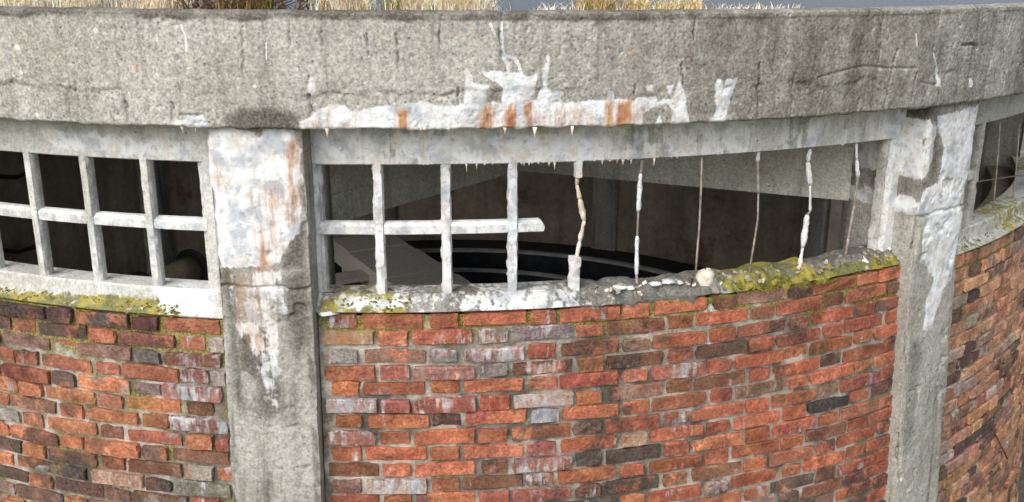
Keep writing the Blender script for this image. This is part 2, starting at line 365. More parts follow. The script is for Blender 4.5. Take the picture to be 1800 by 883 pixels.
def make_band():
    dth = .0042/R_BAND
    dense = np.arange(-.50, .96, dth); rest = np.arange(.96+.04, 2*math.pi-.50-.02, .05)
    th = np.concatenate([dense, rest]); nz = 100; zz = np.linspace(Z_BB, Z_BT, nz)
    TH, ZZ = np.meshgrid(th, zz, indexing='ij'); S = TH*R_BAND
    disp = (fbm(S*3, ZZ*3, 1, 4)-.5)*.012+(fbm(S*28, ZZ*28, 2, 3)-.5)*.0035
    # rough broken pour line with the crumbling lower strip set back
    line = 1.845+(fbm(S*5, ZZ*0+.3, 5, 4)-.5)*.10
    lower = sstep(.010, -.010, ZZ-line)
    rough = sstep(.46, .62, fbm(S*1.3, ZZ*0, 8, 2))*.75+.25
    disp -= lower*(.001+.010*(fbm(S*20, ZZ*20, 9, 4)))*rough
    disp -= np.exp(-((ZZ-line)/.008)**2)*.008*sstep(.60, .70, fbm(S*12, ZZ*0, 12, 3))
    # pits
    disp -= sstep(.80, .90, vnoise(S*75, ZZ*75, 33))*.004*sstep(.4, .6, fbm(S*3, ZZ*3, 14, 3))
    # vertical board joints and cracks surveyed from the photograph
    G = [([(135, 165), (136, 215)], .004), ([(132, 145), (134, 175)], .003), ([(218, 168), (224, 214)], .005), ([(302, 180), (301, 212)], .004), ([(426, 45), (428, 150)], .002),
         ([(508, 25), (510, 85)], .003), ([(566, 30), (568, 90)], .002), ([(545, 168), (546, 205)], .005), ([(646, 60), (648, 98)], .003), ([(698, 60), (700, 110)], .003), ([(775, 28), (773, 90)], .003),
         ([(806, 155), (808, 185)], .004), ([(882, 15), (880, 60), (884, 100)], .004), ([(1117, 150), (1118, 178)], .003), ([(1200, 110), (1202, 150)], .003), ([(1222, 30), (1221, 70)], .003),
         ([(1338, 112), (1335, 160), (1333, 206)], .005), ([(1398, 130), (1392, 205)], .004), ([(1554, 12), (1545, 110)], .003), ([(1577, 88), (1567, 130), (1556, 194)], .006), ([(1612, 130), (1602, 180)], .005),
         ([(1723, 20), (1715, 100)], .004), ([(1745, 82), (1730, 174)], .006), ([(1767, 130), (1763, 160)], .005), ([(1512, 175), (1510, 194)], .005), ([(1650, 165), (1648, 182)], .005),
         ([(1440, 136), (1470, 128), (1500, 120), (1520, 117), (1560, 120), (1610, 120)], .005), ([(1690, 80), (1710, 78), (1718, 82)], .006), ([(1620, 145), (1645, 150)], .004),
         ([(318, 203), (352, 203)], .006), ([(1655, 12), (1650, 45)], .004), ([(1790, 130), (1785, 160)], .004), ([(1683, 30), (1688, 46)], .006)]
    for P, wd in G:
        q = surv(P, R_BAND); xs = [a for a, _ in q]; m = (np.abs(S-np.mean(xs)) < .45)
        dd = line_sd([(a+0, b) for a, b in q], S[m]+(vnoise(S[m]*0+3, ZZ[m]*60, 3)-.5)*.010, ZZ[m], wd)
        disp[m] -= np.clip(dd/.005+.40, 0, 1)*.019*(.35+.65*sstep(.3, .5, vnoise(ZZ[m]*38, S[m]*0, 77)))
    W = field([[(528, 216), (545, 207), (562, 193), (575, 190), (600, 186), (606, 183), (616, 196), (650, 193), (662, 188), (700, 188), (712, 182), (740, 180), (770, 188), (800, 187), (815, 182), (818, 160), (819, 148), (821, 124), (829, 135), (830, 146), (845, 150), (859, 152), (850, 170), (846, 184), (870, 181), (881, 183), (883, 170), (884, 155), (875, 145), (850, 133), (847, 126), (870, 126), (890, 129), (905, 127), (920, 130), (926, 137), (947, 131), (940, 147), (935, 165), (930, 180), (945, 178), (948, 165), (955, 150), (955, 130), (963, 98), (966, 98), (966, 115), (963, 130), (963, 155), (972, 165), (978, 160), (988, 165), (970, 180), (990, 183), (1000, 180), (1020, 180), (1050, 176), (1065, 175), (1100, 175), (1115, 178), (1130, 172), (1156, 174), (1150, 186), (1130, 200), (1128, 224), (1050, 226), (1000, 230), (930, 233), (850, 234), (700, 232), (600, 229), (530, 227)],
               [(1195, 142), (1203, 165), (1206, 190), (1214, 220), (1178, 224), (1186, 195), (1170, 181), (1150, 186), (1165, 175), (1185, 175), (1190, 155)],
               [(1260, 139), (1269, 140), (1272, 152), (1278, 140), (1295, 139), (1288, 165), (1277, 190), (1275, 217), (1248, 220), (1262, 190), (1259, 165)],
               [(1070, 163), (1076, 160), (1081, 172), (1078, 180), (1070, 178)], [(1174, 152), (1183, 150), (1180, 166), (1175, 164)], [(1136, 152), (1145, 150), (1144, 157), (1137, 157)],
               [(1152, 222), (1160, 205), (1164, 222)], [(543, 150), (547, 137), (553, 148), (552, 160), (545, 160)],
               [(300, 217), (330, 210), (358, 203), (368, 222), (362, 228), (330, 219)], [(1704, 140), (1712, 142), (1710, 152), (1705, 150)], [(1644, 120), (1650, 135), (1654, 152), (1647, 152), (1645, 138)]],
              S, ZZ, R_BAND, .016, [([(881, 40), (884, 100), (893, 112), (893, 130)], .005), ([(885, 97), (905, 103), (912, 115), (917, 130)], .005), ([(318, 45), (326, 66), (327, 90)], .003), ([(1640, 95), (1648, 125)], .003), ([(862, 42), (870, 60)], .003), ([(468, 75), (468, 105)], .002), ([(1609, 60), (1611, 80)], .0025), ([(1778, 40), (1770, 70)], .002)])
    RU = field([(.95, [(690, 192), (722, 190), (722, 230), (694, 230)]), (1.0, [(846, 186), (869, 186), (868, 232), (842, 232)]), (1.0, [(882, 188), (910, 186), (908, 232), (880, 232)]), (.9, [(918, 184), (937, 182), (930, 205), (918, 205)]),
                (1.0, [(1062, 178), (1079, 178), (1078, 230), (1062, 230)]), (1.0, [(1083, 178), (1112, 177), (1106, 230), (1081, 230)]), (.75, [(570, 195), (582, 193), (578, 230), (568, 230)]), (.75, [(590, 215), (615, 213), (615, 230), (588, 230)]), (.7, [(540, 212), (565, 210), (565, 232), (540, 230)]),
                (.42, [(820, 186), (1160, 178), (1125, 228), (820, 232)]), (.85, [(236, 114), (248, 112), (250, 121), (238, 122)]), (.6, [(586, 130), (596, 128), (597, 136), (588, 136)]), (.7, [(1108, 88), (1118, 88), (1117, 97), (1109, 97)]), (.6, [(1208, 90), (1216, 90), (1215, 98), (1209, 98)])], S, ZZ, R_BAND, .028)*(.75+.5*fbm(S*12, ZZ*4, 45, 3))
    DK = field([(1.0, [(395, 205), (420, 190), (470, 185), (505, 192), (528, 205), (520, 238), (440, 240), (400, 225)]), (.65, [(870, 22), (890, 22), (892, 130), (872, 130)]), (.55, [(690, 50), (706, 50), (704, 150), (692, 150)]), (.5, [(768, 30), (785, 30), (782, 150), (770, 150)]), (.5, [(988, 20), (1020, 20), (1016, 180), (990, 180)]),
                (.8, [(860, 150), (884, 140), (882, 184), (850, 184)]), (.75, [(946, 135), (956, 140), (950, 176), (936, 178)]), (.7, [(990, 165), (1130, 158), (1180, 165), (1165, 176), (1050, 177), (990, 180)]), (.6, [(1130, 190), (1170, 182), (1185, 200), (1150, 222), (1130, 222)])], S, ZZ, R_BAND, .04)
    broad = (.24+.76*sstep(-.02, .30, TH))*.56*(.55+.8*fbm(S*11, ZZ*1.0, 21, 4))*(TH < 1.6)
    top = sstep(2.085, 2.115, ZZ+(fbm(S*9, ZZ*3, 26, 4)-.5)*.05)*.9*(1-.75*sstep(.15, .35, TH))*(.25+.95*fbm(S*8, ZZ*5, 27, 4))
    DK = np.maximum(DK, np.maximum(broad, top)); DK = np.where(W > .5, DK*.2, DK)
    MO = .30*sstep(2.10, 2.13, ZZ)*sstep(.5, .7, fbm(S*3, ZZ, 28, 3))+.0*S
    disp += sstep(.45, .95, W)*.0012*fbm(S*40, ZZ*40, 30, 3)
    disp -= sstep(2.108, 2.100, ZZ)*.0; disp += sstep(2.102, 2.110, ZZ)*(.006*(fbm(S*6, ZZ, 32, 3)))
    zj = np.zeros_like(ZZ); zj[:, 0] = (fbm(S[:, 0]*14, S[:, 0]*0, 40, 4)-.5)*.020; zj[:, 1] = zj[:, 0]*.6; zj[:, -1] = (fbm(S[:, 0]*18, S[:, 0]*0, 41, 4)-.5)*.012; zj[:, -2] = zj[:, -1]*.5
    ed = np.zeros(nz); ed[0] = -.010; ed[1] = -.003; ed[-1] = -.016; ed[-2] = -.006
    front = cyl(R_BAND+disp+ed[None, :], TH, ZZ+zj)
    lo = cyl(4.30, th, Z_BB+.004)[:, None, :]; hi = np.stack([cyl(4.585, th, Z_BT+.003+zj[:, -1]*.6), cyl(4.50, th, Z_BT-.006), cyl(4.40, th, Z_BT-.05)], 1)
    V = np.concatenate([lo, front, hi], 1); nv = V.shape[1]
    pad = lambda A: np.concatenate([A[:, :1], A, A[:, -1:], A[:, -1:], A[:, -1:]], 1)
    me = mesh_np('ring_beam', V, grid_quads(len(th), nv, True), {'w': pad(W).ravel(), 'r': pad(RU).ravel(), 'd': pad(DK).ravel(), 'm': pad(MO).ravel()})
    return tag(obj('ring_beam', me, M_band, B), 'cracked grey concrete band with white lime and rust streaks')
make_band()

# roof deck and the rain water standing on it
th = np.linspace(0, 2*math.pi, 97)[:-1]
V = np.concatenate([cyl(4.45, th, 2.095), [[0, 0, 2.095]], cyl(4.45, th, 1.73), [[0, 0, 1.73]]]); n = 96
Fs = [(i, (i+1) % n, n) for i in range(n)]+[(n+1+(i+1) % n, n+1+i, 2*n+1) for i in range(n)]+[(i, n+1+i, n+1+(i+1) % n, (i+1) % n) for i in range(n)]
obj('roof_slab', mesh_np('roof_slab', V, Fs, smooth=False), M_inner, B)
pv = cyl(4.488, th, 2.118); me = mesh_np('roof_water', np.concatenate([pv, [[0, 0, 2.118]]]), [(i, (i+1) % n, n) for i in range(n)], smooth=False)
tag(obj('roof_water', me, M_pond), kind='structure')

# ------------------------------------------------------------------ pillars
def pillar(t0, t1, Wp=(), Rp=(), Dp=(), dense=True, joint=1.10, label=None, seed=0, Wl=(), skew=0.0):
    res = .0045 if dense else .06; R = R_PIL
    nt = max(4, int((t1-t0)*R/res)); zlow, ztop = Z_G, Z_BB+.006
    zz = np.concatenate([np.linspace(Z_G, -.5, 40 if dense else 6), np.arange(-.49, ztop, res*1.15), [ztop]]) if dense else np.linspace(Z_G, ztop, 30)
    tt = np.linspace(t0, t1, nt)
    side = [4.20, 4.30, 4.40, 4.44, 4.48, 4.52, 4.56, 4.59, 4.61]
    prof = [(r, t0) for r in side]+[(R, t) for t in tt]+[(r, t1) for r in side[::-1]]
    PR = np.array([p[0] for p in prof]); PT = np.array([p[1] for p in prof])
    RR, ZZ = np.meshgrid(PR, zz, indexing='ij'); TT = np.repeat(PT[:, None], len(zz), 1); S = TT*R
    isf = (RR >= R-.001)
    W = field(Wp, S, ZZ, R, .025, Wl); W = np.clip(W*(1.2 if seed == 4 else 1), 0, 1.2); RU = field(Rp, S, ZZ, R, .05)*(.6+.7*fbm(S*10, ZZ*6, 64, 3)); DK = np.clip(field(Dp, S, ZZ, R, .05)*1.3, 0, 1)
    arr = (fbm(S*6, ZZ*2, 50+seed, 4)-.5)*.010+(fbm(S*30, ZZ*30, 52+seed, 3)-.5)*.006
    arr -= np.exp(-((ZZ-joint-(fbm(S*12, S*0, 54, 3)-.5)*.03)/.006)**2)*.014
    arr += sstep(.45, .95, W)*.0025*fbm(S*30, ZZ*30, 58, 3); W = W*(.62+.72*fbm(S*9, ZZ*4.5, 59, 4))
    arr -= sstep(.66, .76, fbm(S*9, ZZ*9, 57+seed, 4))*.012
    # arrises worn and chipped
    e = np.minimum(np.abs(TT-t0), np.abs(TT-t1))*R; arr -= sstep(.03, 0, e)*(.004+.020*sstep(.5, .75, fbm(ZZ*7+TT*90, ZZ*0, 60+seed, 4)))
    RR2 = RR+np.where(isf, arr, 0)+np.where(RR > 4.5, bat(ZZ), 0)
    sj = np.where(~isf, (fbm(RR*14, ZZ*7, 62+seed, 4)-.5)*.006, 0)
    V = cyl(RR2, TT+sj/R*np.where(TT < (t0+t1)/2, -1, 1)-skew*(np.maximum(ZZ, -.6)-.9)*(t1-TT)/(t1-t0), ZZ)
    me = mesh_np('pillar', V, grid_quads(len(prof), len(zz), True), {'w': W.ravel(), 'r': RU.ravel(), 'd': DK.ravel(), 'm': (W*0).ravel()})
    o = obj('pillar', me, M_pillar, B)
    if label: o['label'] = label
    return o
pillar(*PILS[0],
    Wp=[[(360, 205), (378, 228), (398, 221), (420, 219), (438, 232), (453, 243), (470, 226), (478, 217), (490, 228), (505, 212), (516, 214), (524, 290), (530, 375), (522, 405), (505, 430), (490, 458), (470, 466), (440, 468), (385, 470), (372, 380), (362, 280)],
        (.44, [(402, 472), (500, 470), (512, 540), (492, 600), (503, 650), (487, 728), (465, 690), (445, 650), (432, 590), (416, 640), (406, 560)])],
    Rp=[(.85, [(506, 250), (520, 250), (524, 330), (520, 395), (508, 395), (505, 330)]), (.85, [(452, 395), (472, 395), (478, 470), (456, 480)]), (.5, [(440, 300), (500, 310), (500, 440), (450, 450)]), (.55, [(366, 240), (376, 240), (386, 350), (376, 350)]), (.45, [(400, 480), (480, 480), (480, 620), (430, 620)])],
    Dp=[(.95, [(388, 466), (402, 470), (412, 505), (400, 520), (388, 500)]), (.95, [(515, 415), (532, 410), (535, 470), (500, 470), (506, 440)]), (.9, [(415, 590), (470, 580), (478, 640), (450, 670), (425, 650)]), (.65, [(394, 520), (416, 520), (436, 740), (406, 700)]), (.7, [(496, 480), (545, 470), (550, 600), (520, 640), (502, 560)]), (.5, [(430, 640), (500, 640), (510, 740), (440, 750)]), (.45, [(505, 640), (525, 640), (535, 900), (515, 900)]), (.45, [(445, 740), (462, 740), (470, 900), (450, 900)])],
    joint=1.085, seed=1, label='stocky concrete pillar thick with white lime and rust runs')
pillar(*PILS[1],
    Wp=[[(1652, 207), (1680, 200), (1724, 186), (1720, 240), (1708, 300), (1693, 330), (1688, 372), (1692, 378), (1682, 440), (1670, 485), (1652, 520), (1637, 576), (1624, 578), (1630, 530), (1641, 490), (1622, 450), (1625, 400), (1636, 378), (1612, 375), (1625, 340), (1650, 320), (1660, 260)],
        [(1637, 214), (1645, 226), (1641, 262), (1632, 300), (1621, 314), (1624, 280), (1631, 240)], (.6, [(1578, 370), (1606, 366), (1608, 392), (1596, 410), (1582, 400)])],
    Dp=[(.42, [(1540, 215), (1640, 190), (1655, 330), (1612, 385), (1540, 400)]), (.9, [(1580, 190), (1640, 180), (1655, 210), (1600, 215)]), (.55, [(1640, 230), (1660, 240), (1650, 330), (1620, 340)]), (.38, [(1600, 590), (1630, 590), (1605, 800), (1575, 800)])],
    joint=1.205, seed=4, skew=.003, label='receding concrete pillar with long white lime streaks')
for k, (a, b) in enumerate(PILS[2:]): pillar(a, b, dense=False, seed=10+k)

# ------------------------------------------------------------------ windows
def arc_bar(t0, t1, zr, prof, res=.006, seed=0, W=0.0, Rr=0.0, D=0.0, Mo=0.0, wpolys=(), mpolys=(), dpolys=(), rpolys=(), jit=.003, fray=None, rag=None):
    """a member swept round the wall; prof = closed list of (radius, z)"""
    nt = max(6, int((t1-t0)*R_WIN/res)); th = np.linspace(t0, t1, nt); out = []
    P = []
    for k in range(len(prof)):       # subdivide the outer faces
        a, b = np.array(prof[k]), np.array(prof[(k+1) % len(prof)]); m = max(1, int(np.hypot(*(b-a))/.012))
        P += [a+(b-a)*q/m for q in range(m)]
    P = np.array(P); RR = np.repeat(P[None, :, 0], nt, 0); ZZ = np.repeat(P[None, :, 1], nt, 0); TT = np.repeat(th[:, None], len(P), 1); S = TT*R_WIN
    j = (fbm(S*22+seed, ZZ*22+RR*30, 70+seed, 4)-.5)*2*jit
    Wf = np.maximum(field(wpolys, S, ZZ, R_WIN, .03), W*(.4+1.2*fbm(S*5, ZZ*5, 71+seed, 3))); Mf = np.maximum(field(mpolys, S, ZZ, R_WIN+.03, .03), Mo*(.3+1.3*fbm(S*4, ZZ*2, 72+seed, 3)))
    Df = np.maximum(field(dpolys, S, ZZ, R_WIN, .03), D*(.3+1.3*fbm(S*6, ZZ*3, 73+seed, 3))); Rf = np.maximum(field(rpolys, S, ZZ, R_WIN, .03), Rr*fbm(S*5, ZZ, 74+seed, 3))
    if rag:
        rg = sstep(rag, rag+.05, TT); j = j*(1+3.0*rg); low = sstep(.30, .70, fbm(S*9, ZZ*0+RR*5, 79, 4)); ZZ = ZZ-rg*np.where(RR > R_WIN-.001, .004+.040*low, .016*low)*(ZZ > .97); RR = RR+rg*np.where((RR > R_WIN+.02), .040*(fbm(S*13, ZZ*9, 78, 4)-.55), 0)
        Wf = Wf*(1-.55*rg); Df = np.maximum(Df, rg*.6*fbm(S*9, ZZ*9, 77, 3))
    V = cyl(RR+j, TT, ZZ+j*.6)
    if fray is not None:
        tg = np.array([math.cos(t1), math.sin(t1), 0]); js = rng.normal(0, .014, len(P)); js = (js+np.roll(js, 1)+np.roll(js, -1))/1.6
        for b_, k_ in ((-1, 1.), (-2, .75), (-3, .4)): V[b_] += tg[None]*js[:, None]*k_
    n_ = len(P); Q = grid_quads(nt, n_); Q2 = np.array([[i*n_+n_-1, (i+1)*n_+n_-1, (i+1)*n_, i*n_] for i in range(nt-1)]); Q = np.concatenate([Q, Q2]).tolist()
    Q.append(list(range(n_))[::-1]); Q.append([(nt-1)*n_+i for i in range(n_)])
    return V.reshape(-1, 3), Q, {'w': Wf.ravel(), 'm': Mf.ravel(), 'd': Df.ravel(), 'r': Rf.ravel()}
def merge(parts):
    V = []; Q = []; A = {}; b = 0
    for v, q, a in parts:
        V.append(v); Q += [[b+i for i in f] for f in q]; b += len(v)
        for k in a: A.setdefault(k, []).append(a[k])
    return np.concatenate(V), Q, {k: np.concatenate(v) for k, v in A.items()}
def upright(tc, wd, z0, z1, r0=4.452, r1=R_WIN, seed=0, W=0., D=0., M_=0., res=.012, lean=0, jit=.0022):
    h = wd/2/R_WIN; pr = [(r1, -h*.72), (r1, 0), (r1, h*.72), (r1-.014, h), (r1-.026, h), (r0, h*.8), (r0, -h*.8), (r1-.026, -h), (r1-.014, -h)]
    zz = np.arange(z0, z1, res); zz = np.append(zz, z1); P = np.array(pr)
    RR = np.repeat(P[:, :1], len(zz), 1); TT = tc+np.repeat(P[:, 1:], len(zz), 1); ZZ = np.repeat(zz[None], len(P), 0)
    j = (fbm(ZZ*30+seed, np.arange(len(P))[:, None]*3.3+ZZ*0, 80+seed, 4)-.5)*2*jit*1.5; j = j-.005*sstep(.62, .74, fbm(ZZ*22+seed*3, np.arange(len(P))[:, None]*2.1+ZZ*0, 86+seed, 3))
    V = cyl(RR+j, TT+j/R_WIN+lean*(ZZ-z0), ZZ); n_ = len(zz); Q = grid_quads(len(P), n_, True).tolist()
    Q.append([i*n_ for i in range(len(P))][::-1]); Q.append([i*n_+n_-1 for i in range(len(P))])
    Wf = W*(.45+1.1*fbm(ZZ*9+seed, TT*60, 83+seed, 3)); one = np.ones_like(ZZ)
    Mf = M_*sstep(z0+.12, z0, ZZ)
    return V.reshape(-1, 3), Q, {'w': Wf.ravel(), 'm': Mf.ravel(), 'd': (D*one).ravel(), 'r': (0*one).ravel()}
def part(name, vqa, mat, parent, smooth=True):
    v, q, a = vqa; me = mesh_np(name, v, q, a, smooth); me.set_sharp_from_angle(angle=.55); return obj(name, me, mat, parent)
LINT = lambda lo, hi: [(R_WIN, lo+.006), (R_WIN, hi), (4.42, hi), (4.42, lo), (R_WIN-.012, lo)]
def window(t0, t1, o0, o1, label, sill_prof, seed, W, D, **kw):
    """surround: lintel, sill, two jambs; opening from o0 to o1"""
    P = [arc_bar(t0, t1, None, LINT(Z_OT, Z_BB+.03), seed=seed, W=W*.8, D=D, wpolys=kw.get('wl', ()), dpolys=kw.get('dl', ()), rpolys=kw.get('rl', ())),
         arc_bar(t0, t1, None, sill_prof, seed=seed+3, W=W*kw.get('sw', 1), D=kw.get('sd', D), wpolys=kw.get('ws', ()), mpolys=kw.get('ms', ()), Mo=kw.get('sm', 0), jit=.004, rag=kw.get('rag'))]
    for a, b, s in ((t0, o0, 1), (o1, t1, 2)):
        P.append(upright((a+b)/2, (b-a)*R_WIN, Z_SILL-.01, Z_OT+.01, 4.43, R_WIN-.003, seed+s+5, W=W, D=D*.6, M_=kw.get('jm', 0)))
        # inner rebate strip
        e = b if s == 1 else a; sg = 1 if s == 1 else -1
        P.append(upright(e+sg*.0012, .018, Z_SILL-.008, Z_OT+.008, 4.43, R_WIN-.022, seed+s+7, W=W*.6, D=D))
    return part('window', merge(P), M_frame, B)
SILL_MID = [(R_WIN, Z_SILL), (R_WIN+.012, Z_SILL-.012), (R_BRICK+.002, Z_SILL-.058), (R_BRICK-.004, .964), (4.40, .960), (4.38, Z_SILL-.004)]
SILL_SIDE = [(R_WIN, Z_SILL), (R_WIN+.006, Z_SILL-.008), (R_WIN+.010, .958), (R_BRICK+.004, .930), (R_BRICK, .924), (4.40, .920), (4.38, Z_SILL-.004)]
m0 = -.113713
wm = window(-.1125, .4992, m0+.0065, m0+10*PITCH_TH-.003, None, SILL_MID, 11, .56, .4, sw=.62, sd=.8, jm=.5, rag=.10,
    wl=[(.8, [(700, 232), (900, 232), (1000, 235), (1060, 240), (1050, 290), (900, 292), (740, 292), (705, 270)]), (.7, [(570, 245), (640, 240), (645, 285), (575, 285)]), (.85, [(1422, 208), (1448, 205), (1446, 235), (1430, 262), (1420, 262), (1418, 240)]), (.8, [(1518, 240), (1560, 232), (1565, 246), (1522, 252)])],
    dl=[(.8, [(535, 228), (570, 232), (560, 270), (540, 285)]), (.6, [(690, 265), (712, 265), (712, 292), (695, 292)]), (.7, [(905, 230), (925, 230), (922, 260), (908, 250)])],
    rl=[(.6, [(566, 228), (580, 228), (578, 240), (568, 240)]), (.7, [(735, 228), (750, 228), (748, 262), (738, 260)]), (.6, [(945, 228), (962, 228), (960, 250), (948, 248)])],
    ws=[(.50, [(800, 514), (1230, 480), (1235, 520), (1060, 535), (900, 548), (805, 545)]), (.7, [(600, 518), (720, 515), (720, 535), (600, 540)])],
    ms=[(.95, [(565, 525), (640, 516), (720, 524), (715, 552), (640, 556), (570, 545)]), (.6, [(700, 512), (900, 510), (900, 522), (700, 524)]), (1.0, [(1260, 490), (1330, 478), (1400, 470), (1500, 460), (1570, 448), (1570, 500), (1500, 505), (1400, 505), (1290, 525)])])
wm['label'] = 'broken middle window with bare rods where mullions fell out'
wlft = window(-.60, -.188, -.56, -.2115, None, SILL_SIDE, 31, .30, .2, sw=.6, sm=.0,
    wl=[(.75, [(60, 225), (180, 235), (340, 250), (330, 275), (240, 275), (100, 262)]), (.8, [(290, 262), (335, 264), (330, 282), (295, 282)])],
    ws=[(1.0, [(270, 505), (300, 502), (375, 508), (380, 545), (310, 542), (285, 535)])],
    ms=[(1.0, [(-60, 500), (0, 510), (150, 520), (270, 528), (320, 545), (320, 562), (200, 556), (0, 540), (-60, 535)])])
wlft['label'] = 'left window with its concrete glazing grid still whole'
wr = window(.566, 1.17, .5825, 1.15, None, SILL_SIDE, 51, .12, .35, sw=.6, sm=.45)
wr['label'] = 'far right window with one mullion and a wire across it'

# mullions and crossbars
for k in (1, 2, 3):
    part('mullion', upright(m0+k*PITCH_TH, .040, Z_SILL-.02, Z_OT+.02, seed=90+k, W=.80 if k > 1 else .6, D=.35, M_=.6 if k == 1 else .2), M_frame, wm)
tc = m0+4*PITCH_TH
part('mullion', upright(tc, .030, Z_OT-.062, Z_OT+.02, seed=94, W=.7), M_frame, wm)['label'] = 'broken stub of a mullion under the lintel'
part('mullion', upright(at(1012, 480, R_WIN)[0], .046, Z_SILL-.02, Z_SILL+.125, seed=95, W=.75, jit=.004), M_frame, wm)['label'] = 'broken lower stub of a mullion'
CB = [(R_WIN-.006, Z_CB-.020), (R_WIN-.004, Z_CB+.012), (R_WIN-.02, Z_CB+.025), (4.457, Z_CB+.027), (4.457, Z_CB-.026), (R_WIN-.02, Z_CB-.026)]
edges = [m0+.006]+[m0+k*PITCH_TH for k in (1, 2, 3)]
for k in range(3): part('crossbar', arc_bar(edges[k]+(.004 if k else -.002), edges[k+1]-.004, None, CB, seed=100+k, W=.78 if k else .5, D=.4), M_frame, wm)
part('crossbar', arc_bar(edges[3]+.004, at(958, 403, R_WIN)[0], None, CB, seed=104, W=.8, fray=1), M_frame, wm)['label'] = 'snapped end of the crossbar'
lt = [-.5648-.0, -.5045, -.4445, -.3842, -.3239, -.2635]
for k, t in enumerate(lt): part('mullion', upright(t, .040, Z_SILL-.02, Z_OT+.02, seed=110+k, W=.42, D=.25), M_frame, wlft)
le = lt+[-.2115]
for k in range(len(le)-1): part('crossbar', arc_bar(le[k]+.004, le[k+1]-(.004 if k < len(le)-2 else -.002), None, CB, seed=120+k, W=.5 if k > 2 else .35, D=.25), M_frame, wlft)
part('mullion', upright(.6425, .036, Z_SILL-.02, Z_OT+.02, seed=130, W=.1, D=.4), M_frame, wr)
part('crossbar', arc_bar(.581, .639, None, CB, seed=131, W=.15, D=.3), M_frame, wr)

# bare rods with scraps of lime crust
def rod(pts, rads, mats, parent, segs, R=4.474):
    """pts in survey coordinates; segs marks which spans carry crust"""
    mb = MB(); P = [cyl(R, *at(x, y, R)) for x, y in pts]
    mb.tube(P, .0046, 6, 1, True, .05)
    for i in range(len(P)-1):
        if not segs[i] and rads[i] < .006: continue
        n_ = max(3, int(np.linalg.norm(P[i+1]-P[i])/.012)); q = [P[i]+(P[i+1]-P[i])*k/n_ for k in range(n_+1)]
        if segs[i]:
            rr = [rads[i]*.85*(.75+.5*float(vnoise(np.array([k*.45+i*7.]), np.array([rads[i]*900]), 4)[0]))*(.72 if k in (0, n_) else 1) for k in range(n_+1)]
            mb.tube(q, rr, 8, 0, True, .12)
        else: mb.tube(q, rads[i], 6, 1, True, .05)
    return mb.build('rod', mats, parent, smooth=True)
mm = [M_lime, M_rod]; mw_ = [M_limew, M_rod]
rod([(1016, 305), (1014, 325), (1019, 350), (1027, 388), (1019, 425), (1012, 458)], [.010, .011, .013, .011, .012], mm, wm, [1, 1, 1, 1, 1])
rod([(1129, 280), (1126, 305), (1122, 372), (1120, 415), (1119, 485), (1120, 503)], [.006, .011, .005, .010, .006], mw_, wm, [0, 1, 0, 1, 0])
rod([(1234, 268), (1232, 340), (1229, 400), (1225, 450), (1222, 490)], [.0048]*4, mw_, wm, [0]*4)
rod([(1333, 262), (1332, 285), (1333, 340), (1332, 385), (1325, 430), (1316, 486)], [.010, .006, .0055, .005, .005], mw_, wm, [1, 0, 0, 0, 0])
rod([(1424, 262), (1420, 285), (1424, 325), (1424, 372), (1419, 378), (1411, 435), (1404, 476)], [.009, .013, .007, .007, .015, .010], mw_, wm, [1, 1, 1, 0, 1, 1])
rod([(1505, 252), (1506, 280), (1508, 312), (1500, 370), (1491, 420), (1484, 462)], [.008, .009, .0065, .0065, .0065], mw_, wm, [1, 1, 0, 0, 0])
for px in (1758, 1792): rod([(px, 218), (px-6, 300), (px-16, 412)], [.004, .004], mw_, wr, [0, 0], 4.455)
mb = MB(); mb.tube([cyl(4.47, *at(1668+k*26.6, 326-3.2*k-.12*k*k, 4.47)) for k in range(7)], .0035, 6); mb.build('wire', M_wire, wr, True)['label'] = 'taut grey wire strung across the opening'

def lump(name, x, y, R, rx, ry, rz, parent, mat, seed=0, smooth=False):
    t, z = at(x, y, R); c = cyl(R, t, z); V = []; Fs = []; nu, nv = (14, 9) if smooth else (7, 5)
    e1 = np.array([math.cos(t), math.sin(t), 0]); e2 = np.array([math.sin(t), -math.cos(t), 0])
    for i in range(nu):
        for j in range(nv):
            a = 2*math.pi*i/nu; b = -math.pi/2+math.pi*j/(nv-1); k = 1+.8*(float(vnoise(np.array([math.cos(a)*2+seed]), np.array([b*2+math.sin(a)*2]), 5)[0])-.5)
            V.append(c+e1*rx*math.cos(b)*math.cos(a)*k+e2*ry*math.cos(b)*math.sin(a)*k+np.array([0, 0, rz*math.sin(b)*k]))
    me = mesh_np(name, V, grid_quads(nu, nv, True), smooth=smooth); return obj(name, me, mat, parent)
lump('lime_lump', 1240, 489, 4.50, .036, .035, .036, wm, M_lime, 1, True)
for x, y, a in ((1066, 506, .028), (1090, 502, .035), (1106, 503, .022), (1152, 496, .026), (1174, 492, .034), (1192, 493, .02)): lump('lime_lump', x, y+3, 4.49, a, .026, .009, wm, M_limew, x)
mb = MB()
for _ in range(70):                      # crumbs of mortar and lime lying along the broken sill
    x = random.uniform(1040, 1565); y = 508-(x-1040)*.092+random.uniform(-2, 10); R_ = random.uniform(4.46, 4.545); c = cyl(R_, at(x, y, R_)[0], Z_SILL-.006-.9*max(0, R_-4.5)*(.6+.4*random.random())); r_ = random.uniform(.004, .013)
    A_ = rng.normal(0, 1, 3); A_ /= np.linalg.norm(A_); B_ = np.cross(A_, rng.normal(0, 1, 3)); B_ /= np.linalg.norm(B_); mb.frame_box(c, A_, B_, np.cross(A_, B_), r_, r_*.7, r_*.5, random.choice([0, 0, 1, 2]), jit=r_*.22)
tag(mb.build('rubble', [M_mortar, M_lime, M_rod], wm), kind='stuff')
lump('lime_lump', 1514, 466, 4.50, .055, .045, .042, wm, M_limew, 6); lump('lime_lump', 1546, 462, 4.50, .04, .045, .03, wm, M_lime, 8)
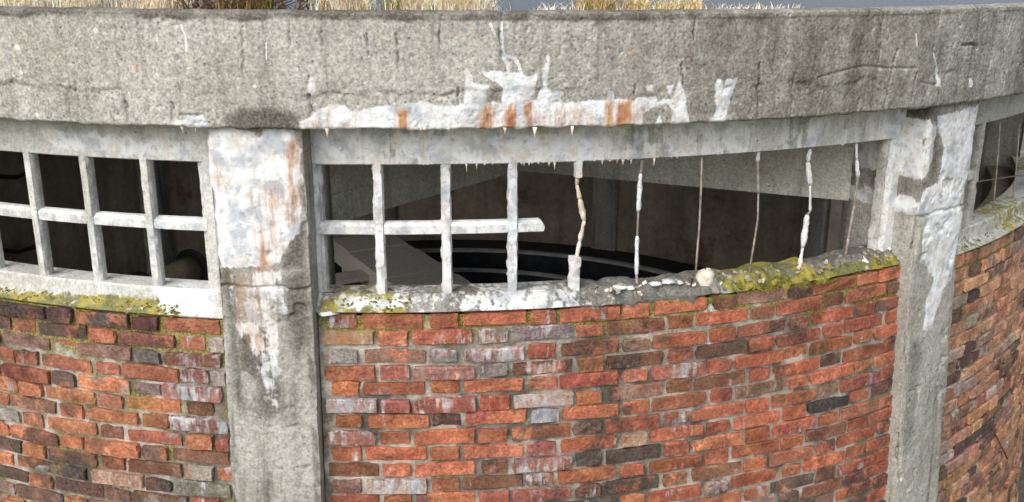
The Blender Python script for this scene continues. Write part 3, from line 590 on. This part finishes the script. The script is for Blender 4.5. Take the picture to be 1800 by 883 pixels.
lump('lime_lump', 574, 551, 4.555, .048, .03, .010, wm, M_limew, 3); lump('lime_lump', 1492, 468, 4.47, .04, .03, .012, wm, M_lime, 9)

def moss_mat():
    t = NT('moss', .95); n1 = t.noise(24, 4, .6); n2 = t.noise(160, 3, .7)
    c = t.mix(t.ss(n1, .4, .6), s2l((140, 130, 52)), s2l((98, 98, 56))); c = t.mix(1.0, c, t.grey(t.rng(n2, .3, .7, .55, 1.4)), 'MULTIPLY'); t.bump(n2, .9, .008); return t.done(c)
M_moss = moss_mat()
def moss(parent, spots, dens=1.0):
    V = []; Fq = []
    for x0, x1, ya, yb, R0, R1, zf, n_ in spots:
        for _ in range(int(n_*dens)):
            f_ = random.random(); x = x0+(x1-x0)*f_; y = ya+(yb-ya)*f_; R = random.uniform(R0, R1); t_, _z = at(x, y, R)
            if float(vnoise(np.array([t_*60]), np.array([R*40]), 91)[0]) < .42: continue
            c = cyl(R, t_, zf(R)); r = random.uniform(.003, .009); hh = r*random.uniform(.25, .6); b = len(V)
            for j, (rr_, zz_) in enumerate(((1., 0), (.75, .7))):
                for i in range(6): a = i*math.pi/3+j*.5; V.append(c+np.array([math.cos(a)*r*rr_*random.uniform(.8, 1.2), math.sin(a)*r*rr_*random.uniform(.8, 1.2), hh*zz_-.003]))
            V.append(c+np.array([0, 0, hh]))
            for i in range(6): Fq.append((b+i, b+(i+1) % 6, b+6+(i+1) % 6, b+6+i)); Fq.append((b+6+i, b+6+(i+1) % 6, b+12))
    tag(obj('moss', mesh_np('moss', V, Fq), M_moss, parent), kind='stuff')
zs = lambda R: .958-(R-4.51)/(4.564-4.51)*.028
zm_ = lambda R: Z_SILL-.012-(R-4.512)/(4.562-4.512)*.046
moss(wlft, [(-40, 318, 512, 548, 4.512, 4.566, zs, 420)])
moss(wm, [(1270, 1572, 492, 462, 4.512, 4.562, lambda R: zm_(R)-.010, 420), (570, 720, 530, 530, 4.512, 4.562, zm_, 110)])
moss(wr, [(1690, 1800, 440, 400, 4.512, 4.566, zs, 260)])
def drips(name, xs, R, zof, parent, mat, mx=.035):
    mb = MB()
    for x, y in xs:
        t, _ = at(x, y, R); L = (random.random()**2*.85+.15)*mx; p = cyl(R, t, zof+.004); r0 = random.uniform(.004, .011)
        mb.tube([p, p-np.array([0, 0, L*.45]), p-np.array([0, 0, L])], [r0, r0*.5, .0012], 6, 0, True, .1)
    return mb.build(name, mat, parent, True)
tag(drips('lime_drips', [(745, 292), (752, 292), (838, 292), (852, 292), (866, 292), (917, 291), (930, 291), (935, 291), (945, 290), (955, 290), (965, 290), (975, 289), (1075, 287), (1085, 286), (1095, 285), (1105, 284), (1150, 280), (1180, 277), (1190, 276), (1262, 270), (1480, 258)]+[(random.uniform(715, 1130), 289) for _ in range(9)], R_WIN-.006, Z_OT, wm, M_lime), kind='stuff')
tag(drips('lime_drips', [(740, 228), (747, 228), (789, 229), (1006, 228), (575, 226), (320, 219), (343, 220), (888, 230), (940, 229)], R_BAND-.012, Z_BB, B, M_lime, .055), kind='stuff')

# ------------------------------------------------------------------ brick walls
PAL_M = [((196, 106, 76), 6), ((204, 114, 78), 7), ((184, 102, 76), 5), ((150, 96, 74), 4), ((164, 120, 104), 2), ((116, 90, 78), 1.8)]
PAL_L = [((200, 120, 84), 6), ((188, 108, 80), 4), ((144, 98, 80), 3), ((156, 120, 104), 2.5), ((112, 86, 76), 1.6), ((168, 150, 136), 1)]
PAL_R = [((222, 158, 120), 7), ((212, 142, 108), 6), ((178, 134, 114), 2.5), ((132, 96, 84), 1.6), ((190, 168, 150), 1), ((110, 92, 84), 1)]
def pick(pal):
    c = random.choices([p[0] for p in pal], [p[1] for p in pal])[0]
    k = random.uniform(.86, 1.1); c = s2l(tuple(min(255, max(0, v*k+random.uniform(-6, 6))) for v in c)); g = .3*c[0]+.6*c[1]+.1*c[2]
    k = 1 if c[0] > 2*c[1] else 0; c = (c[0], c[1]*(1+.07*k), c[2]*(1-.06*k)); return tuple((v*.84+g*.16)*.84 for v in c)
# bricks the photograph singles out: survey point, colour, lime, rust, soot, moss
SPECIAL = [(945, 590, (205, 190, 165), .75, .8, 0), (865, 598, (150, 138, 128), .75, .1, .1), (588, 598, (178, 160, 138), .7, .8, 0), (825, 630, (190, 150, 110), .5, .9, 0), (790, 630, (140, 132, 120), .7, .1, .3), (885, 628, (158, 120, 112), .8, 0, 0), (745, 660, (178, 120, 104), .7, 0, 0), (720, 660, (182, 96, 76), .6, 0, 0),
    (600, 722, (190, 150, 140), .85, .1, 0), (700, 722, (180, 100, 82), .6, 0, 0), (945, 712, (200, 170, 150), .85, .5, 0), (947, 738, (150, 138, 138), .9, 0, 0), (570, 640, (200, 214, 226), 1.0, 0, 0), (625, 635, (160, 148, 136), .8, .1, .1), (945, 790, (176, 100, 84), .75, 0, 0), (595, 780, (176, 110, 96), .7, .2, .1), (800, 722, (180, 100, 82), .6, .1, 0),
    (350, 660, (150, 96, 88), .75, 0, 0), (345, 688, (186, 120, 104), .8, 0, 0), (380, 750, (150, 96, 88), .85, 0, 0), (395, 780, (178, 90, 66), .7, 0, 0), (385, 660, (185, 175, 165), .5, 0, 0), (1000, 585, (150, 132, 132), .7, 0, 0), (865, 655, (150, 136, 130), .6, 0, .1), (745, 855, (200, 176, 158), .75, .1, 0), (930, 860, (176, 96, 80), .6, 0, 0),
    (1110, 780, (208, 168, 128), .1, .3, 0), (1500, 718, (84, 78, 78), 0, 0, .5), (1250, 860, (196, 160, 146), .4, 0, 0), (960, 820, (150, 110, 104), .6, 0, 0), (1160, 665, (180, 96, 74), .55, 0, 0), (1060, 660, (178, 84, 62), .1, 0, 0), (1265, 650, (204, 106, 70), 0, 0, 0), (1330, 640, (206, 108, 70), 0, 0, 0),
    (30, 555, (92, 66, 64), 0, 0, .4), (105, 552, (98, 66, 62), 0, 0, .3), (180, 560, (96, 80, 78), 0, 0, .5), (255, 562, (104, 62, 56), 0, 0, .3), (325, 555, (190, 100, 78), .3, 0, 0), (180, 585, (192, 104, 68), 0, 0, 0), (265, 625, (140, 128, 120), .2, 0, .5), (250, 605, (150, 92, 78), 0, 0, .4), (140, 835, (104, 100, 96), .1, 0, .6),
    (300, 850, (112, 96, 86), 0, 0, .7), (210, 845, (196, 150, 124), .5, 0, 0), (365, 830, (184, 172, 158), .2, 0, 0)]
def brick_mesh(t0, t1, z0, z1, proud, col, c2, eff, rust, soot, moss, spall):
    """front grid with worn arrises; 52 triangles"""
    R = R_BRICK+proud+float(bat((z0+z1)/2)); nx, nz = 3, 2; tm, zm = (t0+t1)/2, (z0+z1)/2; V = []; idx = {}
    cw = .0032; g = lambda s: random.gauss(0, s); tilt = g(.012); chip = {c_: .0012+(abs(g(.010)) if random.random() < .3 else abs(g(.002))) for c_ in ((0, 0), (0, 2), (3, 0), (3, 2))}
    for i in range(nx+1):
        for j in range(nz+1):
            ht = (t0+t1)/2+(i/nx-.5)*((t1-t0)-2*cw/R); hz = zm+(j/nz-.5)*((z1-z0)-2*cw)
            idx[i, j] = len(V); V.append((R+g(.0010)-(spall*random.random() if spall else 0), ht+g(.0016)/R, hz+g(.0016)))
    per = [(i, 0) for i in range(nx+1)]+[(nx, j) for j in range(1, nz+1)]+[(i, nz) for i in range(nx-1, -1, -1)]+[(0, j) for j in range(nz-1, 0, -1)]
    F = [(idx[i, j], idx[i+1, j], idx[i+1, j+1], idx[i, j+1]) for i in range(nx) for j in range(nz)]
    n_ = len(per); b1 = len(V)
    for (i, j) in per: c_ = chip.get((i, j), 0); V.append((R-.0038-abs(g(.0022))-spall*.5-c_, tm+(i/nx-.5)*((t1-t0)-2*c_/R)+g(.0026)/R, zm+(j/nz-.5)*(z1-z0-1.4*c_)+g(.0024)))
    for q_ in range(len(V)): V[q_] = (V[q_][0], V[q_][1], V[q_][2]+tilt*(V[q_][1]-tm)*R)
    b2 = len(V)
    for (i, j) in per: V.append((R-.062, tm+(i/nx-.5)*(t1-t0), zm+(j/nz-.5)*(z1-z0)))
    for k in range(n_):
        k2 = (k+1) % n_; F.append((idx[per[k]], b1+k, b1+k2, idx[per[k2]])); F.append((b1+k, b2+k, b2+k2, b1+k2))
    A = np.array(V); P = cyl(A[:, 0], A[:, 1], A[:, 2]); N = len(P); topw = np.clip((A[:, 2]-zm)/((z1-z0)/2), 0, 1)
    at_ = {'col': np.tile(np.array([*col, 1.0]), (N, 1)), 'ctwo': np.tile(np.array([*c2, 1.0]), (N, 1)), 'eff': np.full(N, eff), 'rust': np.full(N, rust), 'soot': np.full(N, soot), 'moss': moss*(.25+.75*topw)}
    return P, F, at_
def in_view(P, mg=12):
    q = pix(P); return (q[:, 0].max() > -mg) and (q[:, 0].min() < 1800+mg) and (q[:, 1].min() < 883+mg)
brick_total = 0; used = set()
def brick_wall(idx, t0, t1, ztop, course, phase, pal, recess, label, zc0):
    global brick_total
    half = .0878/2; hd, st = .117/R_BRICK, .249/R_BRICK; jt = (.0878-hd-st)/2
    root = empty('brick_wall'); tag(root, label, 'wall', 'brick panels between the pillars')
    # mortar bed
    tt = np.arange(t0-.002, t1+.004, .010/R_BRICK); zz = np.arange(Z_G, ztop+.001, .012); TT, ZZ = np.meshgrid(tt, zz, indexing='ij'); S = TT*R_BRICK
    rr = R_BRICK+bat(ZZ)-recess+(fbm(S*24, ZZ*24, 140+idx, 4)-.5)*.008+(fbm(S*3, ZZ*3, 142+idx, 3)-.5)*.010
    mo = np.clip(.75*sstep(.25, .0, ztop-ZZ)+(.42 if idx == 0 else (.30*sstep(.30, .45, TT) if idx == 1 else .25)), 0, 1); ww = .5*sstep(.5, .75, fbm(S*2.5, ZZ*2.5, 145, 3))*(idx == 1)
    nb = np.concatenate([cyl(rr, TT, ZZ).reshape(-1, 3)]); Q = grid_quads(len(tt), len(zz))
    obj('mortar', mesh_np('mortar', nb, Q, {'m': mo.ravel(), 'w': ww.ravel()}), M_mortar, root)
    stuffV = []; stuffF = []; stuffA = {}; nb_ = 0; count = 0; k = 0
    while True:
        zc = zc0-k*course
        if zc < Z_G+.04: break
        jz = random.gauss(0, .0018); ph = phase+(half if k % 2 else 0)+random.gauss(0, .0018)
        n0 = int((t0-ph)/.0878)-2; seq = []
        for n_ in range(n0, int((t1-ph)/.0878)+3):
            seq.append((ph+n_*.0878, st, 0)); seq.append((ph+n_*.0878+half, hd, 1))
        for c, wd, is_h in seq:
            a, b = c-wd/2+random.gauss(0, .0007), c+wd/2+random.gauss(0, .0007)
            a, b = max(a, t0+.002), min(b, t1-.002)
            if b-a < .055/R_BRICK: continue
            z0, z1 = zc-course/2+.0060+jz+random.gauss(0, .0020), zc+course/2-.0060+jz+random.gauss(0, .0020)
            if is_h and random.random() < .25: z0 += .003; z1 -= .004
            col = pick(pal); c2 = pick(pal) if random.random() < .6 else tuple(v*random.uniform(.45, .8) for v in col); depth = ztop-zc
            proud = random.gauss(0, .0035) if idx == 1 else random.gauss(0, .005)
            spall = .008 if random.random() < (.10 if idx == 1 else .04) else 0
            eff = random.choice([0, 0, 0, .15, .3]); soot = random.choice([0, 0, .15, .3, .5] if idx != 1 else [0, 0, .1, .25, .4]); rust = 0; moss = 0
            tcn = (a+b)/2; P0 = cyl(R_BRICK+bat(zc), tcn, zc); q = pix(P0)
            if idx == 1:
                eff = max(eff, .55*max(0, 1-(q[0]-560)/170)*random.random()*(1 if q[1] < 800 else .5), .6*math.exp(-((q[0]-920)/75)**2)*random.random()*(1 if q[1] > 590 else .4))
                if q[0] > 1180: moss = max(0, .75*(1-depth/.18))*random.uniform(.5, 1.1)
                if q[0] > 1250: moss = max(moss, random.choice([0, 0, 0, .25, .35]))
            if idx == 0:
                if k == 0: moss = random.uniform(.15, .4)
                if q[0] > 330: eff = max(eff, random.choice([.2, .4, .55])); soot = 0
                moss = max(moss, random.choice([0, 0, 0, .2]))
                if 275 < q[0] < 335 and q[1] < 600: moss = .8
            if idx == 2 and depth < .12: moss = random.uniform(.2, .6)
            for (sx, sy, sc, e_, r_, s_) in SPECIAL:
                wpx = (b-a)*R_BRICK*420/2
                if (sx, sy) not in used and abs(q[0]-sx) < wpx+3 and abs(q[1]-sy) < 15: used.add((sx, sy)); col, eff, rust, soot = tuple((v*.8+.2*(.3*s2l(sc)[0]+.6*s2l(sc)[1]+.1*s2l(sc)[2]))*.82 for v in s2l(sc)), e_*.72, r_*.8, s_; c2 = pick(pal); proud = abs(proud)+.003
            P, F, A_ = brick_mesh(a, b, z0, z1, proud, col, c2, eff, rust, soot, moss, spall)
            if in_view(P) and count < 300 and tcn < .985:
                ctr = cyl(R_BRICK, tcn, zc); me = mesh_np('brick', P-ctr, F, A_, smooth=False); obj('brick', me, M_brick, root, ctr); count += 1
            else:
                stuffV.append(P); stuffF += [[nb_+i for i in f] for f in F]; nb_ += len(P)
                for kk in A_: stuffA.setdefault(kk, []).append(A_[kk])
        k += 1
    me = mesh_np('bricks', np.concatenate(stuffV), stuffF, {kk: np.concatenate(v) for kk, v in stuffA.items()}, smooth=False)
    tag(obj('bricks', me, M_brick, root), kind='stuff'); print('wall', idx, 'bricks', count); return root
brick_wall(0, *WALLS[0], .924, .0716, -.3132, PAL_L, .014, 'weathered brick wall left of the stained concrete pillar', .886)
brick_wall(1, *WALLS[1], .962, .0710, -.0438, PAL_M, .0115, 'red brick wall bulging between the two concrete pillars', .9252)
brick_wall(2, *WALLS[2], .924, .0716, .640, PAL_R, .015, 'orange brick wall curving away at far right', .886)

# ------------------------------------------------------------------ rest of the shell and the interior
def ring(name, r0, r1, z0, z1, a0, a1, mat, parent, n_=120, smooth=True):
    th = np.linspace(a0, a1, n_); V = np.stack([cyl(r1, th, z0), cyl(r1, th, z1), cyl(r0, th, z1), cyl(r0, th, z0)], 1); Q = grid_quads(n_, 4).tolist()
    Q += [[i*4+3, (i+1)*4+3, (i+1)*4, i*4] for i in range(n_-1)]
    if a1-a0 < 6.28: Q += [[3, 2, 1, 0], [(n_-1)*4+i for i in range(4)]]
    return obj(name, mesh_np(name, V.reshape(-1, 3), Q, smooth=False), mat, parent)
ring('inner_wall', R_IN, 4.43, Z_G, .915, -.90, 1.29, M_plaster, B, 61); ring('inner_wall', R_IN, 4.43, Z_G, .915, 1.88, 2*math.pi-1.53, M_plaster, B, 101)  # full-height gaps at both sides are invented openings, added to let daylight inside
ring('back_wall', 4.451, R_BRICK, Z_G, .96, 1.88, 2*math.pi-1.53, M_plaster, B, 100)
ring('back_wall', 4.451, R_BRICK, Z_G, .96, -.90, -.665, M_plaster, B, 20)
ring('back_lintel', 4.40, R_WIN, Z_OT, Z_BB+.02, 1.18, 2*math.pi-.605, M_frame, B, 120)
ring('tank_ledge', 3.72, 4.249, -1.8, -1.23, 0, 2*math.pi, M_tank, B, 121)
tank = empty('round_tank', (0, 0, Z_G)); tag(tank, 'dark round tank with two pale rims seen through the middle window', 'tank')
tank.location = (0, 0, 0)
ring('outer_rim', 3.66, 3.73, -1.23, -1.195, 0, 2*math.pi, M_rim, tank, 121)
ring('outer_shell', 3.67, 3.715, Z_G, -1.231, 0, 2*math.pi, M_tank, tank, 121)
ring('inner_rim', 2.83, 2.88, -1.23, -1.195, 0, 2*math.pi, M_rim, tank, 121)
ring('inner_shell', 2.835, 2.875, Z_G, -1.231, 0, 2*math.pi, M_tank, tank, 121)
V = np.concatenate([cyl(3.668, th, -1.75), [[0, 0, -1.75]]])
tag(obj('tank_water', mesh_np('tank_water', V, [(i, (i+1) % n, n) for i in range(n)], smooth=False), M_sump), kind='structure')

# concrete beams under the roof
def beam(p0, p1, z0, z1, wd, off):
    p0 = np.array([*p0, 0.]); p1 = np.array([*p1, 0.]); d = p1-p0; L = np.linalg.norm(d); d /= L; nn = np.array([-d[1], d[0], 0])*off
    mb = MB(); zc = (z0+z1)/2; mb.frame_box((p0+p1)/2+nn*wd/2+np.array([0, 0, zc]), d, nn, np.array([0, 0, 1.]), L/2, wd/2, (z1-z0)/2); 
    for zb in (z0+.13, z0+.26): mb.frame_box((p0+p1)/2-nn*.002+np.array([0, 0, zb]), d, nn, np.array([0, 0, 1.]), L/2-.01, .004, .004)
    return mb.build('ceiling_beam', M_inner, B)
J = (.44, -2.95)
beam((-.62, -4.22), J, 1.20, 1.731, .25, 1); beam((2.17, -3.845), J, 1.20, 1.7305, .25, -1); beam((.44, -2.80), (.1, 3.9), 1.205, 1.7295, .3, 1)

# timber walkway over the tank
walk = empty('timber_walkway', (0, 0, -.9)); walk.location = (0, 0, 0); tag(walk, 'grey timber walkway of broad boards crossing the dark tank', 'walkway')
zW = -.90; a0, a1 = plane(575, 418, zW), plane(698, 418, zW); b1 = plane(850, 515, zW); dr = (b1-a1); dr[2] = 0; dl = np.linalg.norm(dr); dr /= dl
sw = np.array([dr[1], -dr[0], 0]); wdt = abs((a0-a1)@sw); sg = 1 if (a0-a1)@sw > 0 else -1
c0 = a1+sw*sg*wdt/2; c0 = c0-dr*.25; k = 0; s = 0
while s < 5.4:
    bw = random.choice([.24, .28, .62, .3]); mb = MB(); mb.frame_box(c0+dr*(s+bw/2)+np.array([0, 0, random.gauss(0, .004)]), dr, sw, np.array([0, 0, 1.]), bw/2-.006, wdt/2+random.gauss(0, .008), .022)
    mb.build('board', M_plank, walk); s += bw; k += 1
for e in (-1, 1):
    mb = MB(); mb.frame_box(c0+dr*2.7+sw*e*(wdt/2-.05)+np.array([0, 0, -.135]), dr, sw, np.array([0, 0, 1.]), 2.75, .045, .11); mb.build('stringer', M_plank, walk)
mb = MB(); P0 = plane(625, 486, -1.0); mb.frame_box(P0, dr, sw, np.array([0, 0, 1.]), .12, .45, .03); mb.build('cross_board', M_plank, walk)
for s_ in (.05, 5.2):
    mb = MB(); mb.frame_box(c0+dr*s_+np.array([0, 0, -.70]), dr, sw, np.array([0, 0, 1.]), .05, wdt/2-.12, .455); mb.build('trestle', M_plank, walk)

# cable drum on the ledge
pB = plane(338, 474, -.98); pA = plane(248, 489, -.98); pA = pA-ray(248, 489)*.45; pA[2] = -.98
ax = pB-pA; ax[2] = 0; L = np.linalg.norm(ax); ax /= L
dm = empty('cable_drum', (pA+pB)/2); tag(dm, 'cable drum with black flanges seen low through the left window', 'cable drum')
loc = (pA+pB)/2
mb = MB(); hl = L/2
mb.tube([-ax*hl*.9, -ax*hl*.5, ax*hl*.3, ax*hl*.9], [.13, .14, .15, .17], 28, 0); mb.build('wound_cable', M_rope, dm, True)
for e, rr in ((-1, .20), (1, .235)):
    mb = MB(); mb.tube([ax*e*hl-ax*.02, ax*e*hl-ax*.012, ax*e*hl+ax*.012, ax*e*hl+ax*.02], [rr*.96, rr, rr, rr*.96], 32, 0); mb.tube([ax*e*(hl+.02), ax*e*(hl+.03)], .05, 16); mb.build('flange', M_iron, dm)
dm.location = (loc[0], loc[1], -.98)
# cables clipped to the inner wall
for pts in ([(-10, 310), (30, 312), (45, 306)], [(8, 440), (30, 443), (55, 436), (80, 428)]):
    mb = MB(); q = []
    for x, y in pts:
        d = ray(x, y); a_ = d[0]**2+d[1]**2; b_ = 2*(CAM[0]*d[0]+CAM[1]*d[1]); c_ = CAM[0]**2+CAM[1]**2-4.2**2; t_ = (-b_+math.sqrt(b_*b_-4*a_*c_))/(2*a_); q.append(CAM+d*t_)
    mb.tube(q, .02, 6); o = mb.build('cable', M_iron, None, True)
    tag(o, 'upper dark cable sagging on the inner wall behind left window' if pts[0][0] < 0 else 'lower dark cable sagging on the inner wall behind left window', 'cable')

# ------------------------------------------------------------------ plants on the roof edge
def blades(mbV, mbF, mbC, c, n_, hgt, spread, cols, lean=(0, 0)):
    for _ in range(n_):
        base = np.array([c[0]+random.gauss(0, spread), c[1]+random.gauss(0, spread*.6), c[2]]); h = hgt*random.uniform(.5, 1.15); a = random.uniform(0, 2*math.pi); k = random.uniform(.2, 1.2)*h
        dv = np.array([math.cos(a)*k+lean[0]*h, math.sin(a)*k+lean[1]*h, 0]); wv = np.array([math.cos(a+1.57), math.sin(a+1.57), 0])*random.uniform(.0011, .0024)
        b0 = len(mbV); col = s2l(random.choice(cols)); col = tuple(v*random.uniform(.8, 1.15) for v in col)
        for f_ in (0, .4, .75, 1.0):
            p = base+np.array([0, 0, h*(f_-.25*f_*f_)])+dv*f_*f_; ww = wv*(1-.85*f_); mbV += [p-ww, p+ww]; mbC += [(*col, 1)]*2
        for q in range(3): mbF.append((b0+2*q, b0+2*q+1, b0+2*q+3, b0+2*q+2))
STRAW = [(250, 240, 216), (246, 230, 200), (252, 246, 228), (236, 214, 178), (244, 232, 206)]; GREEN = [(112, 112, 48), (140, 132, 60), (168, 146, 80)]; BROWN = [(120, 92, 66), (92, 72, 56), (150, 116, 78)]; GOLD = [(244, 224, 174), (230, 204, 146), (248, 234, 200), (206, 188, 130)]
def edge(x, R=4.52):
    t = at(x, 24, 4.64)[0]; return cyl(R, t, 2.118)
V, F_, C_ = [], [], []
for x0, x1, dens, cols, h in ((-120, 105, 2.6, STRAW, .10), (105, 190, .7, BROWN+STRAW[:2], .07), (190, 278, 2.6, STRAW, .10), (278, 455, .9, BROWN+GREEN, .10), (455, 650, 1.5, STRAW+GREEN[2:]+BROWN[2:], .11), (640, 705, 1.6, GREEN+STRAW[:1], .10), (700, 868, 3.0, STRAW, .11), (868, 1030, .25, STRAW, .05), (1110, 1290, .25, STRAW, .04), (1290, 1460, .5, STRAW+BROWN[2:], .04)):
    for _ in range(int((x1-x0)*dens*.55)):
        x = random.uniform(x0, x1)
        if float(vnoise(np.array([x/23.]), np.array([.5]), 66)[0]) < .38: continue
        c = edge(x, random.uniform(4.30, 4.545)); blades(V, F_, C_, c, 7, h, .018, cols, (0, -.06))
o = obj('dry_grass', mesh_np('dry_grass', V, F_, {'col': np.array(C_)}, smooth=False), M_grass); tag(o, kind='stuff')
for x, wpx, h, lab in ((1072, 36, .11, 'largest golden grass tuft on the roof edge'), (1147, 17, .08, 'small golden grass tuft next right of the largest one'), (1206, 10, .075, 'narrow straw tuft, third of the lone tufts on the roof edge'), (1246, 11, .075, 'narrow straw tuft, rightmost of the lone tufts on the roof edge')):
    V, F_, C_ = [], [], []
    for _ in range(int(wpx*3.2)): blades(V, F_, C_, edge(x+random.gauss(0, wpx*.5), random.uniform(4.42, 4.55)), 6, h, .010, GOLD+GREEN[1:2] if x < 1100 else GOLD, (0, -.04))
    tag(obj('grass_tuft', mesh_np('grass_tuft', V, F_, {'col': np.array(C_)}, smooth=False), M_grass), lab, 'grass', 'lone grass tufts on the roof edge')
def shrub(x0, x1, n_, lab):
    mb = MB(); rt = edge((x0+x1)/2, 4.42)
    for _ in range(n_):
        p = edge(random.uniform(x0, x1), random.uniform(4.32, 4.53)); a = random.uniform(0, 6.28); L = random.uniform(.06, .2); d = np.array([math.cos(a)*.9, math.sin(a)*.45, random.uniform(.25, 1.0)]); d /= np.linalg.norm(d)
        P = [p]; 
        for q in range(5): d = d+rng.normal(0, .28, 3); d[2] = abs(d[2])*.9+.05; d /= np.linalg.norm(d); P.append(P[-1]+d*L/5)
        r0 = random.uniform(.0018, .0045); mb.tube(P, [r0*(1-.13*i) for i in range(6)], 5)
    o = mb.build('dead_shrub', M_twig, None, True); return tag(o, lab, 'shrub')
shrub(285, 440, 110, 'tangle of bare brown twigs on the roof edge'); shrub(462, 520, 14, 'few thin bare twigs on the roof edge right of the tangle')

# ------------------------------------------------------------------ loose wire and timbers at lower right
mb = MB(); ts = []
for k_, (x, y) in enumerate(((1748, 706), (1756, 735), (1770, 765), (1786, 790), (1808, 808))): ts.append(cyl(4.57+.03*k_, *at(min(x, 1784), y, 4.57+.03*k_)) if x < 1787 else ts[-1]+(ts[-1]-ts[-2])*1.0)
mb.tube(ts, .0045, 6); o = mb.build('loose_wire', M_rustwire, None, True); tag(o, 'thin rusty wire sticking out of the far right brick wall', 'wire')
for k_, lab in enumerate(('nearer grey timber sleeper on the ground at the lower right corner', 'farther grey timber sleeper on the ground at the lower right corner')):
    c = np.array([6.3+.05*k_, .55+.75*k_, Z_G+.09]); dd = np.array([math.cos(.25+.03*k_), math.sin(.25+.03*k_), 0]); mb = MB()
    mb.frame_box(c, dd, np.array([-dd[1], dd[0], 0]), np.array([0, 0, 1.]), 1.3, .13, .09, jit=.008); o = mb.build('timber_sleeper', M_wood, None)
    tag(o, lab, 'timber', 'timber sleepers at the lower right corner')
